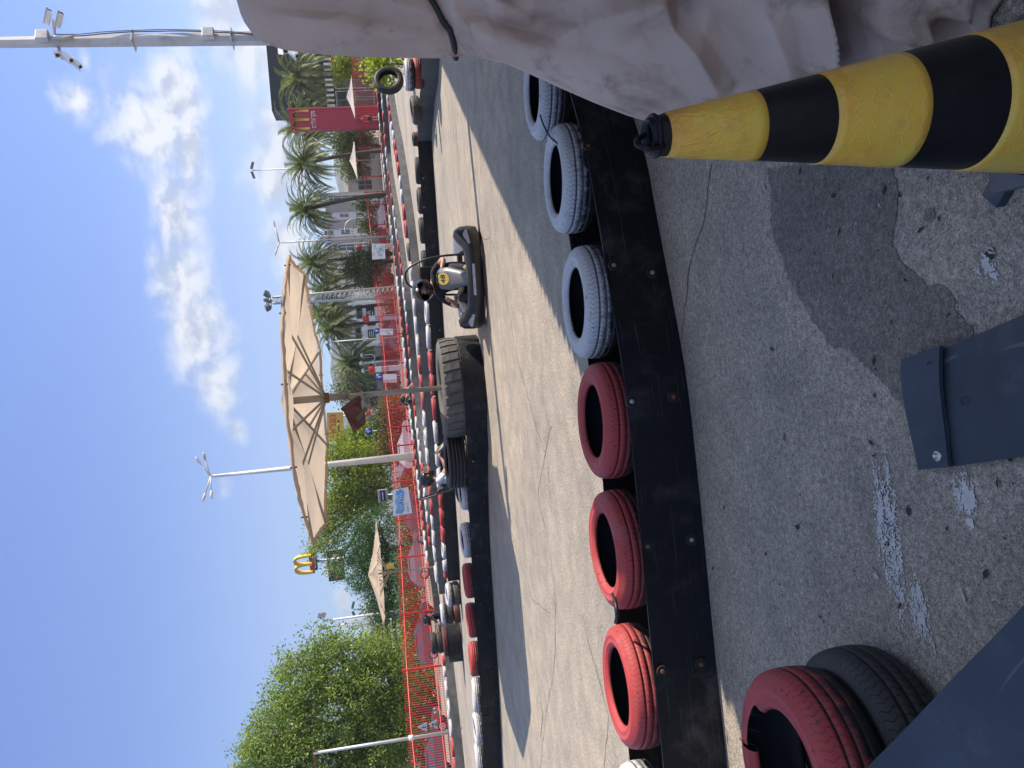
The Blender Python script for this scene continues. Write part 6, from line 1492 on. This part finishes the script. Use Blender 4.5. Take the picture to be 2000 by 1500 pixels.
# lime leaved trees behind the tall post
d = 84
tree('feathery_tree', 'lime green feathery tree behind the tall lamp post', (P(770, 985, d).x, d, 0),
     [blob(690, 960, d, 48, 45), blob(650, 900, d, 38, 28), blob(660, 990, d, 45, 35), blob(700, 900, d, 40, 40), blob(625, 1010, d, 24, 26), blob(610, 1060, d, 18, 14), blob(640, 1060, d, 34, 26), blob(735, 900, d, 36, 28), blob(650, 1110, d, 20, 16), blob(740, 950, d, 44, 24)], 20000, .34, L_LIME, 2, .3, aspect=.36, hollow=.3)
tree('feathery_tree', 'small lime green tree in front of the yellow roof sign', (P(770, 850, d).x, d + 4, 0), [blob(697, 850, d + 4, 22, 26), blob(715, 860, d + 4, 30, 24), blob(680, 870, d + 4, 20, 30)], 6500, .34, L_LIME, 5, .14, aspect=.34, hollow=.25)
d = 78
tree('pine_tree', 'dark green bushy pine behind the smaller umbrella', (P(780, 1085, d).x, d, 0), [blob(715, 1060, d, 42, 45), blob(730, 1110, d, 60, 45), blob(740, 1020, d, 36, 36), blob(690, 1110, d, 28, 34), blob(745, 1160, d, 44, 36), blob(705, 1030, d, 24, 26), blob(760, 1190, d, 36, 20)], 24000, .26, L_DARK, 3, .32, aspect=.3)
d = 96
tree('round_tree', 'round olive green tree before the grey office block', (P(775, 510, d).x, d, 0), [blob(708, 522, d, 28, 34), blob(690, 520, d, 18, 20), blob(722, 545, d, 24, 20), blob(728, 502, d, 16, 20)], 9000, .30, L_OLIVE, 4, .2)
tree('round_tree', 'olive green trees\' dark mass behind the pylon sign', (P(775, 285, 118).x, 118, 0), [blob(685, 280, 118, 34, 30), blob(660, 262, 118, 22, 22), blob(690, 310, 118, 32, 26), blob(705, 262, 118, 30, 24), blob(680, 330, 118, 16, 20)], 9000, .36, L_OLIVE, 6, .2)
tree('round_tree', 'bright green shrub at the foot of the charcoal building', (P(775, 135, 100).x, 100, 0), [blob(672, 128, 100, 18, 18), blob(665, 150, 100, 16, 12), blob(680, 118, 100, 20, 14)], 4500, .28, L_LIME, 7, .14)
for (x, y, r_, d_, n_, lb, mt) in ((708, 403, 9, 112, 900, 'young tree growing before the right part of the grey office block', L_OLIVE), (712, 440, 9, 112, 900, 'young tree growing before the middle of the grey office block', L_OLIVE), (700, 475, 15, 112, 0, '', None), (682, 762, 26, 124, 3000, 'dark green tree between the palms and the umbrella pole', L_OLIVE), (690, 735, 24, 124, 2500, 'grey green tree behind the swan neck lamps', L_OLIVE)):
    if n_: tree('young_tree', lb, (P(775, y, d_).x, d_, 0), [blob(x, y, d_, r_, r_ * 1.2), blob(x + 16, y + 5, d_, r_ * .9, r_)], n_, .36, mt, int(y), .12)
tree('distant_tree', 'pale distant trees left of the smaller umbrella', (P(790, 1200, 150).x, 150, 0), [blob(735, 1195, 150, 16, 20), blob(745, 1225, 150, 22, 16)], 2500, .5, L_OLIVE, 9, .2)
# hedges seen through the fence
def hedge(y0, y1, x, d, half, m, label, n, seed, hz=None):
    bl = []; k = max(2, int(abs(y1 - y0) / (half * 1.4)))
    for i in range(k + 1): bl.append(blob(x + 3 * sin(i * 2.1), lerp(y0, y1, i / k), d, half * 1.1, (hz or half), None))
    c = V(bl[len(bl) // 2][0]); o = leaf_mesh('hedge', [(V(q[0]) - V((c.x, c.y, 0)), q[1], q[2]) for q in bl], n, .26, m, seed); ob = bpy.data.objects.new('hedge', o); COL.objects.link(ob); ob.location = (c.x, c.y, 0); tag(ob, label, 'hedge'); return ob
hedge(872, 800, 768, 74, 26, L_BROWN, 'rusty brown hedge behind the fence under the maroon cloth', 7000, 11)
hedge(830, 880, 745, 86, 20, L_DARK, 'dark green hedge below the lime trees', 5000, 12)
hedge(770, 560, 762, 104, 16, L_BROWN, 'long brown hedge behind the far fence, below the palms', 9000, 13, 12)
hedge(560, 390, 752, 112, 14, L_BROWN, 'brown hedge behind the far fence, below the office block', 6000, 14, 11)
hedge(1180, 960, 800, 72, 26, L_DARK, 'olive hedge behind the fence below the pine', 8000, 15, 22)
hedge(1330, 1190, 812, 70, 26, L_DARK, 'olive hedge behind the fence between the smaller umbrella and the big tree', 7000, 16, 22)
hedge(1560, 1330, 830, 66, 34, L_DARK, 'dense green hedge behind the pickets below the big tree', 9000, 17, 30)
s = P(748, 128, 25); bl = [blob(748, 122, 25, 24, 20), blob(752, 142, 25, 16, 14)]
tree('leafy_shrub', 'yellow green leafy shrub behind the standing tyre at the right', (s.x, 25, 0), bl, 900, .16, L_LIME, 21, .03, cat='shrub')

# ------------------------------------------------------------------ date palms
def palm_crown(seed, nf=92, L0=3.6):
    rs = random.Random(seed); mb = MB()
    for k in range(nf):
        az = k * 2.39996 + rs.uniform(-.2, .2); e0 = radians(lerp(82, -38, (k / (nf - 1)) ** .8) + rs.uniform(-7, 7)); L = L0 * rs.uniform(.85, 1.1); h = V((cos(az), sin(az), 0)); p = V((0, 0, 0)) + h * .12; el = e0; pts = [p.copy()]; n = 15
        for i in range(n):
            el -= radians(lerp(2.5, 9.5, i / n)) * (1.0 if e0 > 0 else .55); p = p + (h * cos(el) + V((0, 0, sin(el)))) * (L / n); pts.append(p.copy())
        mb.tube(pts, [.035 * (1 - i / (n + 2)) + .006 for i in range(n + 1)], 4, 0)
        side = V((-sin(az), cos(az), 0)); tw = rs.uniform(-.5, .5)
        for i in range(3, n * 2 + 1):
            t_ = i / 2; i0 = min(int(t_), n - 1); q = pts[i0].lerp(pts[i0 + 1], t_ - i0); dd = (pts[i0 + 1] - pts[i0]).normalized(); upv = side.cross(dd) * -1; ll = .52 * (sin(pi * min(.97, .12 + .88 * i / (2 * n))) ** .6) * rs.uniform(.85, 1.1); w = .058
            for s in (-1, 1):
                v = (dd * .75 + (side * cos(tw * .4) + upv * sin(tw * .4)) * s * .8 + upv * .28).normalized(); tip = q + v * ll + V((0, 0, -.10 * ll)); wv = dd * w
                mb.add([q - wv, q + wv, tip], [(0, 1, 2)], 0)
    return mb.mesh('crown', [L_PALM, M_DATE])
def dates(seed):
    rs = random.Random(seed); mb = MB()
    for k in range(7):
        a = rs.uniform(0, 2 * pi); st = V((.15 * cos(a), .15 * sin(a), -.05)); e = V((.75 * cos(a), .75 * sin(a), -.35 + rs.uniform(-.2, .3))); mb.tube([st, st.lerp(e, .5) + V((0, 0, .2)), e], .022, 4)
        for j in range(16): mb.tube([e, e + V((rs.uniform(-.28, .28), rs.uniform(-.28, .28), rs.uniform(-.62, -.2)))], .020, 3)
    return mb.mesh('date_cluster', [M_DATE])
def palm_trunk(h, lean, seed):
    mb = MB(); n = int(h / .28); pts = []; rs = []
    for i in range(n * 2 + 1):
        z = h * i / (n * 2); f = z / h; pts.append(V((lean[0] * f ** 1.6, lean[1] * f, z))); rs.append((.25 if i % 2 else .205) * (1.1 - .22 * f) + (.09 * max(0, (f - .88) / .12)))
    mb.tube(pts, rs, 10); return mb.mesh('trunk', [M_PBARK])
PC = [palm_crown(31 + k) for k in range(3)]; PD = [dates(50 + k) for k in range(2)]
palms = [  # (crown x, y), distance, frond scale, lean, words
    ((590, 150), 102, 1.36, (.3, .4), 'before the charcoal building'), ((592, 246), 110, 1.5, (-.4, .2), 'half hidden by the pylon sign'), ((598, 318), 96, 1.2, (-1.1, 0), 'over the cream sunshade'),
    ((602, 408), 96, 1.15, (-1.3, .2), 'before the office block\'s right half'), ((617, 513), 97, 1.13, (-.5, .3), 'by the double armed lamp post'), ((640, 566), 104, 1.15, (-.6, .4), 'just right of the lattice mast'), ((640, 608), 102, 1.22, (-.4, .3), 'just left of the lattice mast'),
    ((655, 640), 98, 1.15, (-.5, .2), 'between the lattice mast and the swan neck lamps'), ((690, 706), 104, 1.2, (-.2, .2), 'leftmost and lowest, by the umbrella pole')]
for k, ((x, y), d, s, lean, words) in enumerate(palms):
    c = P(x, y, d); o = thing('palm_tree', 'date palm ' + words, 'palm tree', (c.x - lean[0], c.y - lean[1], 0), 0, 'date palms behind the far fence')
    t_ = bpy.data.objects.new('trunk', palm_trunk(c.z - .1, lean, k)); COL.objects.link(t_); t_.parent = o
    for nm, me in (('crown', PC[k % 3]), ('date_cluster', PD[k % 2])):
        ob = bpy.data.objects.new(nm, me); COL.objects.link(ob); ob.parent = o; ob.location = (lean[0], lean[1], c.z); ob.scale = (s, s, s); ob.rotation_euler = (0, 0, k * 1.7)

# ------------------------------------------------------------------ parked cars behind the fence
def car_mesh_parts(body_m, van=False):
    o = {}; Ln, Wd = 4.3, 1.72
    low = [(-2.12, .42), (-2.15, .70), (-2.05, .92), (-1.2, .98), (1.0, .98), (1.75, .88), (2.10, .74), (2.15, .45), (1.9, .26), (-1.9, .26)]
    cab = [(-1.95, .95), (-1.55, 1.38), (-.9, 1.48), (.15, 1.46), (1.05, .97)] if not van else [(-2.08, .95), (-2.0, 1.9), (-1.5, 1.98), (.9, 1.95), (1.6, .98)]
    def slab(prof, w0, w1, mi, m, zc):
        rings = []
        for s, k in ((-1, .90), (-1, 1.0), (1, 1.0), (1, .90)):
            rings.append([V((x, s * lerp(w0, w1, max(0, (z - zc)) / .55) / 2 * (1.0 if k == 1.0 else 1.02), z if k == 1.0 else lerp(z, zc + .2, .06))) for x, z in prof])
        m.loft(rings, mi, False, True)
    m = MB(); slab(low, Wd, Wd, 0, m, .3); slab(cab, Wd * .97, Wd * .80, 0, m, .95); o['body'] = m.mesh('body', [body_m])
    m = MB(); zt = 1.40 if not van else 1.85
    g = [(-1.62, 1.02), (-1.40, zt - .06), (-.75, zt), (.05, zt - .01), (.78, 1.02)] if not van else [(.0, 1.05), (.0, 1.75), (.75, 1.75), (1.35, 1.05)]
    for s in (-1, 1):
        pts = [V((x, s * (lerp(Wd * .97, Wd * .80, (z - .95) / .55 if not van else (z - .95) / 1.1) / 2 + .012), z)) for x, z in g]; m.add(pts if s < 0 else list(reversed(pts)), [tuple(range(len(pts)))], 0)
    fx = (1.06, .18, .97, 1.44) if not van else (1.62, .95, 1.0, 1.9)
    m.quad((fx[0] + .015, -.7, fx[2] + .03), (fx[0] + .015, .7, fx[2] + .03), (fx[1] + .03, .6, fx[3]), (fx[1] + .03, -.6, fx[3])); o['window'] = m.mesh('window', [M_GLASS])
    m = MB(); m.lathe([(0, .10), (.16, .10), (.20, .085), (.215, .10), (.30, .105), (.315, .07), (.315, -.07), (.30, -.10), (0, -.10)], 18, (0, 0, 0), [1, 1, 1, 0, 0, 0, 0, 0], Matrix.Rotation(pi / 2, 3, 'X')); o['wheel'] = m.mesh('wheel', [T_LINER, STEEL])
    m = MB(); m.box((0, 0, 0), (.10, .32, .15), 0, None, .03); o['headlight'] = m.mesh('headlight', [M_STICK]); return o
PAINTS = {'white': mat('white_car_paint', (.72, .72, .73), .25, 0, .03, 1, coat=.5), 'silver': mat('silver_car_paint', (.22, .225, .24), .3, .3, .05, 1, coat=.5), 'red': mat('red_car_paint', (.40, .02, .03), .25, 0, .05, 1, coat=.5), 'grey': mat('grey_car_paint', (.12, .13, .15), .3, .3, .05, 1, coat=.5)}
CARS = {(c, v): car_mesh_parts(m, v) for c, m in PAINTS.items() for v in (False, True) if not v or c == 'white'}
def car(c, x, y, d, rz, label, van=False):
    ms = CARS[(c, van)]; q = P(x, y, d); o = thing('parked_van' if van else 'parked_car', label, 'van' if van else 'car', (q.x, d, .0), rz, 'cars parked behind the red fence')
    def ad(n, loc=(0, 0, 0)): ob = bpy.data.objects.new(n, ms[n]); COL.objects.link(ob); ob.parent = o; ob.location = loc
    ad('body'); ad('window')
    for wx in (-1.32, 1.36):
        for s in (-1, 1): ad('wheel', (wx, s * .80, .315))
    for s in (-1, 1): ad('headlight', (2.07, s * .58, .66))
car('white', 800, 868, 70, .12, 'white car parked behind the fence under the maroon cloth')
car('grey', 812, 1010, 66, 3.3, 'dark grey car parked behind the fence, left of the white and blue banner')
car('silver', 822, 1090, 60, .3, 'silver car parked behind the smaller umbrella\'s pole')
car('grey', 835, 1235, 53, .15, 'dark grey car parked behind the tyre column at the left')
car('grey', 862, 1460, 46, .2, 'dark grey car parked behind the left pole')
car('red', 795, 935, 74, .1, 'dark red car parked behind the kart driver in white')
car('silver', 765, 650, 97, .1, 'silver car parked behind the white notice')
car('red', 760, 560, 104, 3.2, 'red car parked behind the far fence by the lattice mast')
car('white', 752, 420, 108, .1, 'white car parked below the office block')
car('red', 748, 455, 108, .2, 'red car parked beside the white one below the office block')
# ------------------------------------------------------------------ the air: far hills fade to blue
hz = MB(); hz.box((0, 0, 249), (6400, 6400, 500)); o = hz.build('haze', None)
o.data.materials.clear(); hm_ = bpy.data.materials.new('haze'); hm_.use_nodes = True; hn = hm_.node_tree; hn.nodes.clear()
pv = hn.nodes.new('ShaderNodeVolumePrincipled'); pv.inputs['Color'].default_value = (.80, .88, 1.0, 1); pv.inputs['Density'].default_value = .00022; pv.inputs['Anisotropy'].default_value = .2
ou = hn.nodes.new('ShaderNodeOutputMaterial'); hn.links.new(pv.outputs[0], ou.inputs['Volume']); o.data.materials.append(hm_); tag(o, kind='stuff')
